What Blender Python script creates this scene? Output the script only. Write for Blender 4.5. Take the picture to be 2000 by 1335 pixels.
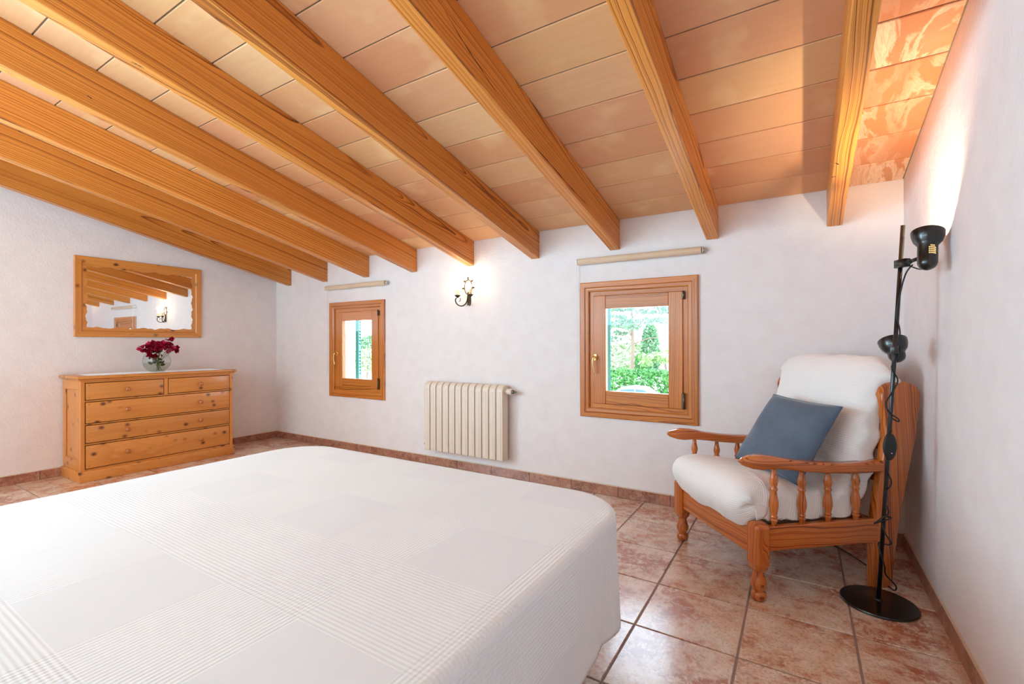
import bpy, bmesh, math, random
from mathutils import Vector, Matrix, noise
PI = math.pi
S = bpy.context.scene
for o in list(bpy.data.objects): bpy.data.objects.remove(o)
C = S.collection

# ------------------------------------------------------------------ camera, sky, lights, exposure
cd = bpy.data.cameras.new('camera'); cam = bpy.data.objects.new('camera', cd); C.objects.link(cam)
f = Vector((-0.524088, 0.851661, 0.002151)); r = Vector((0.851659, 0.524092, -0.0022)); u = Vector((0.003001, -0.000679, 0.999995))
cam.matrix_world = Matrix(((r.x, u.x, -f.x, 0), (r.y, u.y, -f.y, 0), (r.z, u.z, -f.z, 1.2), (0, 0, 0, 1)))
cd.sensor_fit = 'HORIZONTAL'; cd.sensor_width = 36; cd.lens = 912.82 / 2000 * 36; cd.clip_start = .03; cd.clip_end = 500
S.camera = cam

w = bpy.data.worlds.new('sky'); S.world = w; w.use_nodes = True
wn = w.node_tree.nodes; wl = w.node_tree.links; wn.clear()
wo = wn.new('ShaderNodeOutputWorld'); wb = wn.new('ShaderNodeBackground')
tc = wn.new('ShaderNodeTexCoord'); sp = wn.new('ShaderNodeSeparateXYZ'); rp = wn.new('ShaderNodeValToRGB')
wl.new(tc.outputs['Generated'], sp.inputs[0]); wl.new(sp.outputs['Z'], rp.inputs[0])
rp.color_ramp.elements[0].color = (.80, .90, 1, 1); rp.color_ramp.elements[0].position = 0
rp.color_ramp.elements[1].color = (.62, .78, 1, 1); rp.color_ramp.elements[1].position = .9
wl.new(rp.outputs[0], wb.inputs[0]); wb.inputs[1].default_value = 6.5
wl.new(wb.outputs[0], wo.inputs[0])

def light(name, kind, loc, energy, color=(1, 1, 1), rot=None, size=None, size_y=None, radius=None):
    l = bpy.data.lights.new(name, kind); l.energy = energy; l.color = color
    if size: l.size = size
    if size_y: l.shape = 'RECTANGLE'; l.size_y = size_y
    if radius is not None: l.shadow_soft_size = radius
    o = bpy.data.objects.new(name, l); C.objects.link(o); o.location = loc
    if rot: o.rotation_euler = rot
    return o
# added fill lights out of view
light('rear_fill', 'AREA', (-2.6, -1.72, 1.25), 14, (.57, .84, 1), (math.radians(102), 0, 0), 3.4, 2.2)
light('left_rear_fill', 'AREA', (-5.2, -1.0, 1.55), 124, (.53, .83, 1), (math.radians(94), 0, math.radians(-98)), 1.7, 1.9)  # added fill from the left, brightens the right wall
light('overhead_fill', 'AREA', (-3.2, -.7, 2.70), 34, (.38, .79, 1), (math.radians(26), math.radians(-22), 0), 3.4, 1.0)  # added fill from above for the bed, no lamp hangs there
light('upward_fill', 'AREA', (-2.6, -1.2, 1.7), 84, (.52, .83, 1), (math.radians(152), 0, 0), 3.6, .8)  # added fill aimed upward to brighten tiles and beam undersides
SCONCE_W, LAMP_W = 1.1, 14
S.view_settings.view_transform = 'Standard'; S.view_settings.look = 'None'
S.view_settings.gamma = 1; S.view_settings.use_curve_mapping = False
S.view_settings.exposure = 0.54
try:
    S.cycles.use_denoising = True; S.cycles.max_bounces = 10; S.cycles.diffuse_bounces = 6
    S.cycles.caustics_reflective = False; S.cycles.caustics_refractive = False
    S.cycles.sample_clamp_indirect = 6
except Exception: pass

# ------------------------------------------------------------------ materials
def lin(c):
    c = c / 255
    return c / 12.92 if c <= .04045 else ((c + .055) / 1.055) ** 2.4
def rgb(r, g, b): return (lin(r), lin(g), lin(b), 1)
def amber(c, k=1.): return (c[0], c[1] * (1 - .15 * k), c[2] * (1 - .28 * k), 1)
class NT:
    def __init__(s, name):
        s.m = bpy.data.materials.new(name); s.m.use_nodes = True; s.t = s.m.node_tree; s.t.nodes.clear()
        s.out = s.n('OutputMaterial'); s.b = s.n('BsdfPrincipled'); s.l(s.b.outputs[0], s.out.inputs[0])
    def n(s, t, **k):
        x = s.t.nodes.new('ShaderNode' + t)
        for a, v in k.items(): setattr(x, a, v)
        return x
    def l(s, a, b): s.t.links.new(a, b)
    def set(s, **k):
        for a, v in k.items():
            s.b.inputs[a.replace('_', ' ')].default_value = v
    def coord(s, kind='Object', scale=(1, 1, 1), rand=0):
        tc = s.n('TexCoord'); mp = s.n('Mapping'); mp.inputs['Scale'].default_value = scale
        src = tc.outputs[kind]
        if rand:
            oi = s.n('ObjectInfo'); mu = s.n('VectorMath', operation='SCALE'); mu.inputs[0].default_value = (3.1 * rand, 5.7 * rand, 9.3 * rand)
            s.l(oi.outputs['Random'], mu.inputs['Scale']); ad = s.n('VectorMath', operation='ADD')
            s.l(src, ad.inputs[0]); s.l(mu.outputs[0], ad.inputs[1]); src = ad.outputs[0]
        s.l(src, mp.inputs[0]); return mp.outputs[0]
    def ramp(s, fac, stops, interp='LINEAR'):
        r = s.n('ValToRGB'); e = r.color_ramp.elements; r.color_ramp.interpolation = interp
        while len(e) < len(stops): e.new(.5)
        for x, (p, c) in zip(e, stops): x.position = p; x.color = c if len(c) == 4 else (*c, 1)
        s.l(fac, r.inputs[0]); return r.outputs[0]
    def noise(s, vec, scale, detail=4, rough=.55, dist=0):
        n = s.n('TexNoise'); n.inputs['Scale'].default_value = scale; n.inputs['Detail'].default_value = detail
        n.inputs['Roughness'].default_value = rough; n.inputs['Distortion'].default_value = dist
        s.l(vec, n.inputs['Vector']); return n
    def mix(s, fac, a, b, mode='MIX'):
        m = s.n('Mix', data_type='RGBA', blend_type=mode)
        for inp, v in ((0, fac), (6, a), (7, b)):
            if hasattr(v, 'default_value') or hasattr(v, 'is_output'): s.l(v, m.inputs[inp])
            else: m.inputs[inp].default_value = v
        return m.outputs[2]
    def math(s, op, a, b=None):
        m = s.n('Math', operation=op)
        for i, v in enumerate((a, b)):
            if v is None: continue
            if isinstance(v, (int, float)): m.inputs[i].default_value = v
            else: s.l(v, m.inputs[i])
        return m.outputs[0]
    def bump(s, h, dist=.001, strength=1):
        b = s.n('Bump'); b.inputs['Distance'].default_value = dist; b.inputs['Strength'].default_value = strength
        s.l(h, b.inputs['Height']); s.l(b.outputs[0], s.b.inputs['Normal']); return b

BLACK = (0, 0, 0, 1); WHITE = (1, 1, 1, 1)
def plain(name, col, rough=.5, metal=0, **k):
    t = NT(name); t.set(Base_Color=col, Roughness=rough, Metallic=metal, **k); return t.m
def wood(name, light_c, mid_c, dark_c, axis='Y', rings=60, rough=.38, coat=0., knots=0, wander=.03, tone=.12, contrast=1., feat=1.):
    """growth rings of uneven width about an axis outside or inside the piece, wandering along its length, with fine fibre"""
    light_c, mid_c, dark_c = amber(light_c), amber(mid_c), amber(dark_c)
    t = NT(name); ai = 'XYZ'.index(axis)
    st = [1, 1, 1]; st[ai] = .33
    v = t.coord('Object', tuple(st), rand=1)
    n1 = t.noise(v, 2.6 * feat, 3, .5)
    sub = t.n('VectorMath', operation='SUBTRACT'); t.l(n1.outputs['Color'], sub.inputs[0]); sub.inputs[1].default_value = (.5, .5, .5)
    sc = t.n('VectorMath', operation='SCALE'); t.l(sub.outputs[0], sc.inputs[0]); sc.inputs['Scale'].default_value = wander * 4
    flat = [1, 1, 1]; flat[ai] = .0
    v0 = t.coord('Object'); oi = t.n('ObjectInfo')
    cx = t.n('CombineXYZ'); tilt = t.n('SeparateXYZ'); t.l(v0, tilt.inputs[0])
    # random ring centre, with a slight lean along the grain
    k = t.math('MULTIPLY', t.math('ADD', oi.outputs['Random'], .22), .20); k2 = t.math('MULTIPLY', t.math('SUBTRACT', t.math('FRACT', t.math('MULTIPLY', oi.outputs['Random'], 17.3)), .5), .22)
    lean = t.math('MULTIPLY', tilt.outputs[ai], t.math('MULTIPLY', t.math('SUBTRACT', t.math('FRACT', t.math('MULTIPLY', oi.outputs['Random'], 5.1)), .5), .045))
    o = [i for i in range(3) if i != ai]
    t.l(t.math('ADD', k, lean), cx.inputs[o[0]]); t.l(t.math('ADD', k2, lean), cx.inputs[o[1]])
    a1 = t.n('VectorMath', operation='ADD'); t.l(v0, a1.inputs[0]); t.l(cx.outputs[0], a1.inputs[1])
    a2 = t.n('VectorMath', operation='ADD'); t.l(a1.outputs[0], a2.inputs[0]); t.l(sc.outputs[0], a2.inputs[1])
    m_ = t.n('VectorMath', operation='MULTIPLY'); t.l(a2.outputs[0], m_.inputs[0]); m_.inputs[1].default_value = flat
    ln = t.n('VectorMath', operation='LENGTH'); t.l(m_.outputs[0], ln.inputs[0])
    d = t.math('MULTIPLY', ln.outputs['Value'], rings)
    warp = t.n('TexNoise', noise_dimensions='1D'); warp.inputs['Scale'].default_value = .35; warp.inputs['Detail'].default_value = 2; t.l(d, warp.inputs['W'])
    ph = t.math('ADD', d, t.math('MULTIPLY', warp.outputs['Fac'], 6))
    fr = t.math('FRACT', ph)
    amp = t.n('TexNoise', noise_dimensions='1D'); amp.inputs['Scale'].default_value = .8; amp.inputs['Detail'].default_value = 1; t.l(d, amp.inputs['W'])
    ring = t.ramp(fr, [(0, BLACK), (.55, (.25, .25, .25, 1)), (.88, WHITE), (1, BLACK)])
    fac = t.math('MULTIPLY', ring, t.math('MULTIPLY', t.ramp(amp.outputs['Fac'], [(.32, (.25, .25, .25, 1)), (.62, WHITE)]), contrast))
    c = t.ramp(fac, [(0, light_c), (.5, mid_c), (1, dark_c)])
    big = t.noise(v, 1.6, 3); c = t.mix(t.math('MULTIPLY', t.ramp(big.outputs['Fac'], [(.35, BLACK), (.7, WHITE)]), .45), c, mid_c)
    fine = [170, 170, 170]; fine[ai] = 4
    n2 = t.noise(t.coord('Object', tuple(fine), rand=1), 1, 3, .6)
    c = t.mix(.35, c, t.ramp(n2.outputs['Fac'], [(.3, (.72, .68, .62, 1)), (.7, (1.08, 1.08, 1.08, 1))]), 'MULTIPLY')
    c = t.mix(1, c, t.ramp(oi.outputs['Random'], [(0, (1 - tone,) * 3), (1, (1 + tone * .4,) * 3)]), 'MULTIPLY')
    if knots:
        vo = t.n('TexVoronoi'); vo.inputs['Scale'].default_value = knots; vo.inputs['Randomness'].default_value = 1
        ks = [1, 1, 1]; ks[ai] = .8; t.l(t.coord('Object', tuple(ks), rand=1), vo.inputs['Vector'])
        c = t.mix(t.ramp(vo.outputs['Distance'], [(.09, WHITE), (.14, (.5, .5, .5, 1)), (.23, BLACK)]), c, (dark_c[0] * .45, dark_c[1] * .34, dark_c[2] * .3, 1))
    t.l(c, t.b.inputs['Base Color']); t.set(Roughness=rough, Coat_Weight=coat, Coat_Roughness=.2)
    t.bump(fac, .0004, .4)
    return t.m

# beams: varnished pitch pine, orange with dark growth lines
BEAM = wood('beam_pine', rgb(238, 172, 82), rgb(206, 130, 52), rgb(104, 50, 16), 'Y', 115, .42, .15, wander=.010, tone=.16, contrast=1.35)
WIN = {a: wood('window_pine_' + a, rgb(220, 150, 66), rgb(190, 112, 40), rgb(112, 56, 18), a, 110, .35, .3, wander=.012, tone=.1, feat=2, contrast=1.35) for a in 'XYZ'}
DRS = {a: wood('dresser_pine_' + a, rgb(220, 156, 80), rgb(204, 136, 62), rgb(150, 86, 36), a, 38, .38, .3, knots=9.5, wander=.03, tone=.08, feat=1.5, contrast=.45) for a in 'XYZ'}
CHR = {a: wood('armchair_pine_' + a, rgb(212, 130, 58), rgb(186, 98, 36), rgb(100, 42, 12), a, 95, .25, .5, wander=.014, tone=.06, feat=2, contrast=1.3) for a in 'XYZ'}
KNOB = plain('knob_wood', rgb(176, 106, 56), .25, 0, Coat_Weight=.5)
GAP_SHADE = plain('drawer_gap_shade', rgb(96, 54, 20), .7)  # dark brown puts the shade of the drawer gaps into the carcass colour

t = NT('wall_plaster'); v = t.coord('Object'); n = t.noise(v, 70, 5, .6); n_2 = t.noise(v, 9, 3)
t.l(t.ramp(n_2.outputs['Fac'], [(.3, rgb(229, 220, 219)), (.7, rgb(234, 226, 225))]), t.b.inputs['Base Color']); t.set(Roughness=.85)
t.bump(t.math('ADD', n.outputs['Fac'], t.math('MULTIPLY', n_2.outputs['Fac'], 1.5)), .004, .8); PLASTER = t.m
MORTAR = plain('ceiling_mortar', rgb(120, 108, 98), .9)
GROUT = plain('floor_grout', rgb(156, 134, 128), .7)

def clay(name, stain):
    t = NT(name); v = t.coord('Object', rand=4)
    oi = t.n('ObjectInfo')
    base = t.ramp(oi.outputs['Random'], [(0, rgb(232, 190, 148)), (.2, rgb(222, 166, 126)), (.4, rgb(236, 202, 162)), (.55, rgb(226, 174, 140)), (.75, rgb(218, 160, 122)), (1, rgb(234, 194, 148))])
    st = t.coord('Object', (1.2, 16, 1), rand=4); n = t.noise(st, 3, 4, .6)
    c = t.mix(t.math('MULTIPLY', n.outputs['Fac'], .5), base, rgb(208, 144, 108))
    n2 = t.noise(v, 3.0, 3, .5)
    c = t.mix(t.ramp(n2.outputs['Fac'], [(.56, BLACK), (.72, (.55, .55, .55, 1))]), c, rgb(244, 214, 172))
    c = t.mix(1, c, (1, .97, .86, 1), 'MULTIPLY')
    if stain:
        c = t.mix(.7, c, rgb(190, 112, 64))
        s = t.coord('Object', (1, .35, 1), rand=4); n3 = t.noise(s, 7, 6, .62, .6); n4 = t.noise(s, 3, 2)
        c = t.mix(t.math('MULTIPLY', t.ramp(n3.outputs['Fac'], [(.44, BLACK), (.49, (.8, .8, .8, 1)), (.51, (.5, .5, .5, 1)), (.54, (.9, .9, .9, 1)), (.58, (.1, .1, .1, 1))]), t.ramp(n4.outputs['Fac'], [(.38, (.15, .15, .15, 1)), (.6, WHITE)])), c, rgb(240, 214, 184))
    t.l(c, t.b.inputs['Base Color']); t.set(Roughness=.7); t.bump(n.outputs['Fac'], .0006, .6)
    return t.m
CLAY, CLAY_STAINED = clay('clay_tile', 0), clay('clay_tile_stained', 1)

def ceramic(name, dark=0):
    t = NT(name); v = t.coord('Object', rand=9); k = 2.2 if dark else 1
    n = t.noise(v, 3.4 * k, 8, .7, .35); n2 = t.noise(v, 26 * k, 8, .75, .6); n3 = t.noise(v, 90, 4, .7); n5 = t.noise(v, 7 * k, 6, .7, .3)
    a, b = rgb(236, 224, 210), rgb(224, 196, 172)
    if dark: a, b = rgb(186, 140, 116), rgb(166, 108, 86)
    c = t.ramp(n5.outputs['Fac'], [(.36, a), (.56, b), (.70, rgb(196, 148, 122))])
    cover = t.ramp(n.outputs['Fac'], [(.47, BLACK), (.60, WHITE)])
    m = t.math('MULTIPLY', cover, t.ramp(n2.outputs['Fac'], [(.42, BLACK), (.52, WHITE)]))
    c = t.mix(t.math('MULTIPLY', m, .92), c, rgb(172, 88, 48) if not dark else rgb(120, 66, 48))
    m2 = t.math('MULTIPLY', t.ramp(n5.outputs['Fac'], [(.48, BLACK), (.62, WHITE)]), t.ramp(n2.outputs['Fac'], [(.50, BLACK), (.58, WHITE)]))
    c = t.mix(t.math('MULTIPLY', m2, .72), c, rgb(196, 112, 70))
    c = t.mix(t.math('MULTIPLY', t.ramp(n3.outputs['Fac'], [(.5, BLACK), (.64, WHITE)]), .45), c, rgb(140, 92, 72) if not dark else rgb(104, 62, 50))
    t.l(c, t.b.inputs['Base Color'])
    t.set(Roughness=.35 if not dark else .4, Specular_IOR_Level=.4, Coat_Weight=.8 if not dark else .3, Coat_Roughness=.19, Coat_IOR=1.75)
    t.bump(t.math('ADD', t.math('MULTIPLY', n.outputs['Fac'], 2), t.math('MULTIPLY', n2.outputs['Fac'], .35)), .0025, .55)
    return t.m
FLOORT, BASET = ceramic('floor_tile_glaze'), ceramic('baseboard_tile_glaze', 1)
BASETOP = plain('baseboard_cap_grout', rgb(214, 190, 168), .6)

def clear(name, tint=(1, 1, 1, 1), rough=0.):
    m = bpy.data.materials.new(name); m.use_nodes = True; t = m.node_tree; t.nodes.clear()
    o = t.nodes.new('ShaderNodeOutputMaterial'); mx = t.nodes.new('ShaderNodeMixShader'); a = t.nodes.new('ShaderNodeBsdfTransparent')
    g = t.nodes.new('ShaderNodeBsdfGlossy'); fr = t.nodes.new('ShaderNodeFresnel'); fr.inputs[0].default_value = 1.45
    a.inputs[0].default_value = tint; g.inputs['Roughness'].default_value = rough
    ge = t.nodes.new('ShaderNodeNewGeometry'); sb = t.nodes.new('ShaderNodeMath'); sb.operation = 'SUBTRACT'; sb.inputs[0].default_value = 1; t.links.new(ge.outputs['Backfacing'], sb.inputs[1])
    mu = t.nodes.new('ShaderNodeMath'); mu.operation = 'MULTIPLY'; t.links.new(fr.outputs[0], mu.inputs[0]); t.links.new(sb.outputs[0], mu.inputs[1]); t.links.new(mu.outputs[0], mx.inputs[0]); t.links.new(a.outputs[0], mx.inputs[1]); t.links.new(g.outputs[0], mx.inputs[2]); t.links.new(mx.outputs[0], o.inputs[0])
    return m
GLASS = clear('window_glass', (.97, .99, .98, 1)); BOWL = clear('bowl_glass', (.97, .985, .98, 1)); WATER = clear('bowl_water', (.93, .94, .88, 1))
MIRROR = plain('mirror_silver', (.93, .93, .93, 1), .01, 1)
BRASS = plain('polished_brass', rgb(226, 190, 120), .22, 1)
STEEL = plain('dark_hinge_steel', rgb(110, 100, 86), .35, 1)
CHROME = plain('chrome', rgb(205, 205, 205), .15, 1)
IRON = plain('wrought_iron', rgb(74, 62, 50), .45, .8)
BLACKP = plain('black_lacquer', rgb(14, 14, 15), .28, 0, Coat_Weight=.4)
RUBBER = plain('black_cable', rgb(16, 16, 17), .5)
RAD = plain('radiator_enamel', rgb(226, 210, 194), .4)
CANDLE = plain('candle_sleeve', rgb(236, 210, 160), .5, 0, Subsurface_Weight=.2)
TEAL = plain('shutter_green_paint', rgb(38, 116, 106), .5)
REVEAL = plain('reveal_white_paint', rgb(240, 236, 230), .8)
SHELLW = plain('white_plastic', rgb(236, 232, 226), .4)
def glow(name, col, s):
    t = NT(name); t.set(Base_Color=col, Emission_Color=col, Emission_Strength=s); return t.m
FLAME = glow('lit_bulb_glass', (1, .78, .48, 1), 12)
HALO = glow('lit_reflector_bulb', (1, .80, .52, 1), 20)
VENT = glow('lit_vent_hole', (1, .62, .22, 1), .8)

t = NT('bedspread_cotton')
uv = t.n('UVMap'); uv.uv_map = 'cloth'; sx = t.n('SeparateXYZ'); t.l(uv.outputs[0], sx.inputs[0])
U, V = sx.outputs[0], sx.outputs[1]
ribU = t.math('SINE', t.math('MULTIPLY', U, 2 * PI / .0115)); ribV = t.math('SINE', t.math('MULTIPLY', V, 2 * PI / .0115))
mU = t.math('LESS_THAN', t.math('FRACT', t.math('MULTIPLY', U, 1 / .62)), .5)
mV = t.math('LESS_THAN', t.math('FRACT', t.math('MULTIPLY', V, 1 / .62)), .5)
hh = t.math('ADD', t.math('MULTIPLY', ribU, mU), t.math('MULTIPLY', ribV, mV))
t.bump(hh, .0009, .38)
msk = t.math('MINIMUM', t.math('ADD', mU, mV), 1)
t.l(t.mix(msk, rgb(226, 230, 237), rgb(230, 234, 240)), t.b.inputs['Base Color']); t.set(Roughness=.9, Sheen_Weight=.15); SPREAD = t.m

t = NT('throw_cotton'); v = t.coord('UV'); sx = t.n('SeparateXYZ'); t.l(v, sx.inputs[0])
h1 = t.math('SINE', t.math('MULTIPLY', sx.outputs[1], 2 * PI / .011)); t.bump(h1, .0008, .5)
t.set(Base_Color=rgb(240, 236, 234), Roughness=.9, Sheen_Weight=.2); THROW = t.m
def fabric(name, c1, c2, sc=260):
    t = NT(name); v = t.coord('Object'); n = t.noise(v, 5, 4); n2 = t.noise(v, sc, 2)
    t.l(t.ramp(n.outputs['Fac'], [(.35, c1), (.65, c2)]), t.b.inputs['Base Color']); t.set(Roughness=.85, Sheen_Weight=.5, Sheen_Roughness=.4)
    t.bump(n2.outputs['Fac'], .0006, .5); return t.m
BLUE = fabric('blue_velvet', rgb(72, 86, 102), rgb(88, 103, 122)); BLUE2 = fabric('blue_piping', rgb(60, 74, 92), rgb(74, 90, 108))
TAN = fabric('blind_fabric', rgb(214, 184, 154), rgb(220, 192, 164)); LACE = fabric('lace_cotton', rgb(226, 224, 226), rgb(238, 236, 236))
MATTR = fabric('mattress_ticking', rgb(226, 224, 220), rgb(232, 230, 226)); CUSH = fabric('cushion_fabric', rgb(180, 150, 120), rgb(190, 160, 130))
def leafm(name, a, b, sc=2.0, rough=.6, em=0):
    t = NT(name); v = t.coord('Object'); n = t.noise(v, sc, 3)
    t.l(t.ramp(n.outputs['Fac'], [(.35, a), (.65, b)]), t.b.inputs['Base Color']); t.set(Roughness=rough); return t.m
PETAL = leafm('bougainvillea_bract', rgb(214, 16, 88), rgb(170, 8, 60), 20); STEMG = leafm('sprig_leaf', rgb(104, 112, 56), rgb(66, 80, 36), 20)
LEAF1 = leafm('pine_needles', rgb(70, 104, 78), rgb(104, 134, 98)); LEAF2 = leafm('cypress_foliage', rgb(70, 116, 76), rgb(100, 142, 92))
LEAF3 = leafm('shrub_foliage', rgb(116, 156, 84), rgb(164, 190, 124)); LEAF4 = leafm('hedge_foliage', rgb(44, 104, 38), rgb(72, 138, 50))
LEAF5 = leafm('pale_foliage', rgb(136, 158, 112), rgb(176, 186, 148)); BARK = plain('bark', rgb(126, 106, 90), .9)
GRAVEL = plain('pale_gravel', rgb(226, 220, 208), .9)
CARW = plain('white_car_paint', rgb(206, 210, 216), .3); CARG = plain('car_glass', rgb(56, 84, 112), .15); TYRE = plain('tyre_rubber', rgb(40, 40, 42), .8)

# ------------------------------------------------------------------ helpers
def link(name, me, mat, parent=None, smooth=False):
    o = bpy.data.objects.new(name, me); C.objects.link(o)
    if mat:
        for m_ in (mat if isinstance(mat, (list, tuple)) else [mat]): me.materials.append(m_)
    if parent: o.parent = parent
    if smooth:
        me.polygons.foreach_set('use_smooth', [True] * len(me.polygons))
    return o
def obj(name, bm, mat, parent=None, smooth=False, auto=None):
    me = bpy.data.meshes.new(name)
    bmesh.ops.recalc_face_normals(bm, faces=bm.faces[:])
    bm.to_mesh(me); bm.free()
    o = link(name, me, mat, parent, smooth or auto is not None)
    if auto is not None:
        me.set_sharp_from_angle(angle=math.radians(auto))
    return o
def dup(o, parent, loc=None, rot=None, scale=None):
    c = o.copy(); C.objects.link(c); c.parent = parent
    if loc is not None: c.location = loc
    if rot is not None: c.rotation_euler = rot
    if scale is not None: c.scale = scale
    return c
def thing(name, label, cat, loc=(0, 0, 0), rz=0, group=None):
    o = bpy.data.objects.new(name, None); C.objects.link(o); o.location = loc; o.rotation_euler = (0, 0, rz)
    o.empty_display_size = .1
    return tag(o, label, cat, group)
def tag(o, label, cat, group=None):
    o['label'] = label; o['category'] = cat
    if group: o['group'] = group
    return o
def struct(o, label=None, cat=None):
    o['kind'] = 'structure'
    if label: o['label'] = label
    if cat: o['category'] = cat
    return o
def B(): return bmesh.new()
def merge(bm, tmp, mat=None):
    if mat is not None: bmesh.ops.transform(tmp, matrix=mat, verts=tmp.verts[:])
    me = bpy.data.meshes.new('tmp'); tmp.to_mesh(me); tmp.free(); bm.from_mesh(me); bpy.data.meshes.remove(me)
def box(bm, lo, hi, bev=0, seg=1, mat=None):
    t_ = B(); bmesh.ops.create_cube(t_, size=1)
    sz = [hi[i] - lo[i] for i in range(3)]; ce = [(hi[i] + lo[i]) / 2 for i in range(3)]
    bmesh.ops.transform(t_, matrix=Matrix.Translation(ce) @ Matrix.Diagonal((*sz, 1)), verts=t_.verts[:])
    if bev: bmesh.ops.bevel(t_, geom=t_.edges[:], offset=bev, segments=seg, affect='EDGES', profile=.5)
    merge(bm, t_, mat); return bm
def boxo(name, lo, hi, mat, parent, bev=0, seg=1):
    return obj(name, box(B(), lo, hi, bev, seg), mat, parent, auto=40 if seg > 1 else None)
def prism(bm, pts, a, b, axis='X', bev=0, seg=1):
    """polygon pts (two coordinates) extruded from a to b along axis"""
    def P(p, h): return {'X': (h, p[0], p[1]), 'Y': (p[0], h, p[1]), 'Z': (p[0], p[1], h)}[axis]
    t_ = B(); v0 = [t_.verts.new(P(p, a)) for p in pts]; v1 = [t_.verts.new(P(p, b)) for p in pts]; n_ = len(pts)
    t_.faces.new(v0); t_.faces.new(v1[::-1])
    for i in range(n_): t_.faces.new((v0[i], v0[(i + 1) % n_], v1[(i + 1) % n_], v1[i]))
    bmesh.ops.recalc_face_normals(t_, faces=t_.faces[:])
    if bev: bmesh.ops.bevel(t_, geom=[e for e in t_.edges if len(e.link_faces) == 2 and e.calc_face_angle() > .5], offset=bev, segments=seg, affect='EDGES', profile=.5)
    merge(bm, t_); return bm
def lathe(bm, prof, n=24, mat=None, cap=True):
    """prof: (radius, z) list"""
    t_ = B(); rings = []
    for rr, z in prof:
        if rr < 1e-6: rings.append([t_.verts.new((0, 0, z))])
        else: rings.append([t_.verts.new((rr * math.cos(2 * PI * i / n), rr * math.sin(2 * PI * i / n), z)) for i in range(n)])
    for a, b in zip(rings, rings[1:]):
        if len(a) == 1 and len(b) == 1: continue
        for i in range(n):
            j = (i + 1) % n
            if len(a) == 1: t_.faces.new((a[0], b[i], b[j]))
            elif len(b) == 1: t_.faces.new((a[i], b[0], a[j]))
            else: t_.faces.new((a[i], a[j], b[j], b[i]))
    if cap:
        for rg in (rings[0], rings[-1]):
            if len(rg) > 2: t_.faces.new(rg)
    merge(bm, t_, mat); return bm
def tube(bm, pts, rad, n=8, cyclic=False):
    pts = [Vector(p) for p in pts]; m_ = len(pts); t_ = B(); rings = []
    up = None
    for i, p in enumerate(pts):
        a = pts[(i - 1) % m_] if (i or cyclic) else p; b = pts[(i + 1) % m_] if (i < m_ - 1 or cyclic) else p
        d = (b - a).normalized()
        if up is None: up = d.orthogonal().normalized()
        up = (up - d * up.dot(d)).normalized(); sd = d.cross(up)
        rr = rad[i] if isinstance(rad, (list, tuple)) else rad
        rings.append([t_.verts.new(p + (up * math.cos(2 * PI * k / n) + sd * math.sin(2 * PI * k / n)) * rr) for k in range(n)])
    lst = list(zip(rings, rings[1:])) + ([(rings[-1], rings[0])] if cyclic else [])
    for a, b in lst:
        for k in range(n): t_.faces.new((a[k], a[(k + 1) % n], b[(k + 1) % n], b[k]))
    if not cyclic: t_.faces.new(rings[0]); t_.faces.new(rings[-1])
    merge(bm, t_); return bm
def cr(pts, n=8):
    """catmull-rom through points"""
    P = [Vector(p) for p in pts]; out = []
    for i in range(len(P) - 1):
        p0, p1, p2, p3 = P[max(i - 1, 0)], P[i], P[i + 1], P[min(i + 2, len(P) - 1)]
        for k in range(n):
            s = k / n
            out.append(.5 * ((2 * p1) + (p2 - p0) * s + (2 * p0 - 5 * p1 + 4 * p2 - p3) * s * s + (3 * p1 - p0 - 3 * p2 + p3) * s ** 3))
    out.append(P[-1]); return out
def aim(p, d):
    """matrix placing +Z along d at p"""
    return Matrix.Translation(p) @ Vector(d).to_track_quat('Z', 'Y').to_matrix().to_4x4()

# ------------------------------------------------------------------ room shell
XL, XR, D, YR = -5.733, .5216, 3.535, -1.8
WT = .25; SL = .22; ZC = 2.152
def zc(y): return ZC + SL * (D - y)
CH_ = .30
# back wall with two window openings
OPW = [(-4.551, -3.871, .72, 1.55), (-1.400, -.728, .735, 1.565)]
bm = B()
WO = [(-4.665 + .062, -4.665 + .843, .593 + .062, .593 + 1.013), (-1.517 + .062, -1.517 + .843, .608 + .062, .608 + 1.013)]
xs = [XL - WT] + [a for o_ in WO for a in o_[:2]] + [XR + WT]
def wb_(x0, x1, z0, z1): box(bm, (x0, D, z0), (x1, D + WT, z1))
top = ZC + .1
wb_(xs[0], xs[1], -.1, top); wb_(xs[2], xs[3], -.1, top); wb_(xs[4], xs[5], -.1, top)
for x0, x1, z0, z1 in WO: wb_(x0, x1, -.1, z0); wb_(x0, x1, z1, top)
struct(obj('wall_back', bm, PLASTER))
for nm, x0, x1 in (('wall_left', XL - WT, XL), ('wall_right', XR, XR + WT)):
    struct(obj(nm, prism(B(), [(YR, -.1), (D, -.1), (D, zc(D) + .12), (YR, zc(YR) + .12)], x0, x1, 'X'), PLASTER))
bm = B(); zt = zc(YR) + .15
box(bm, (XL - WT, YR - .2, -.1), (XR + WT, YR, zt))
struct(obj('wall_rear', bm, PLASTER))

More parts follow.
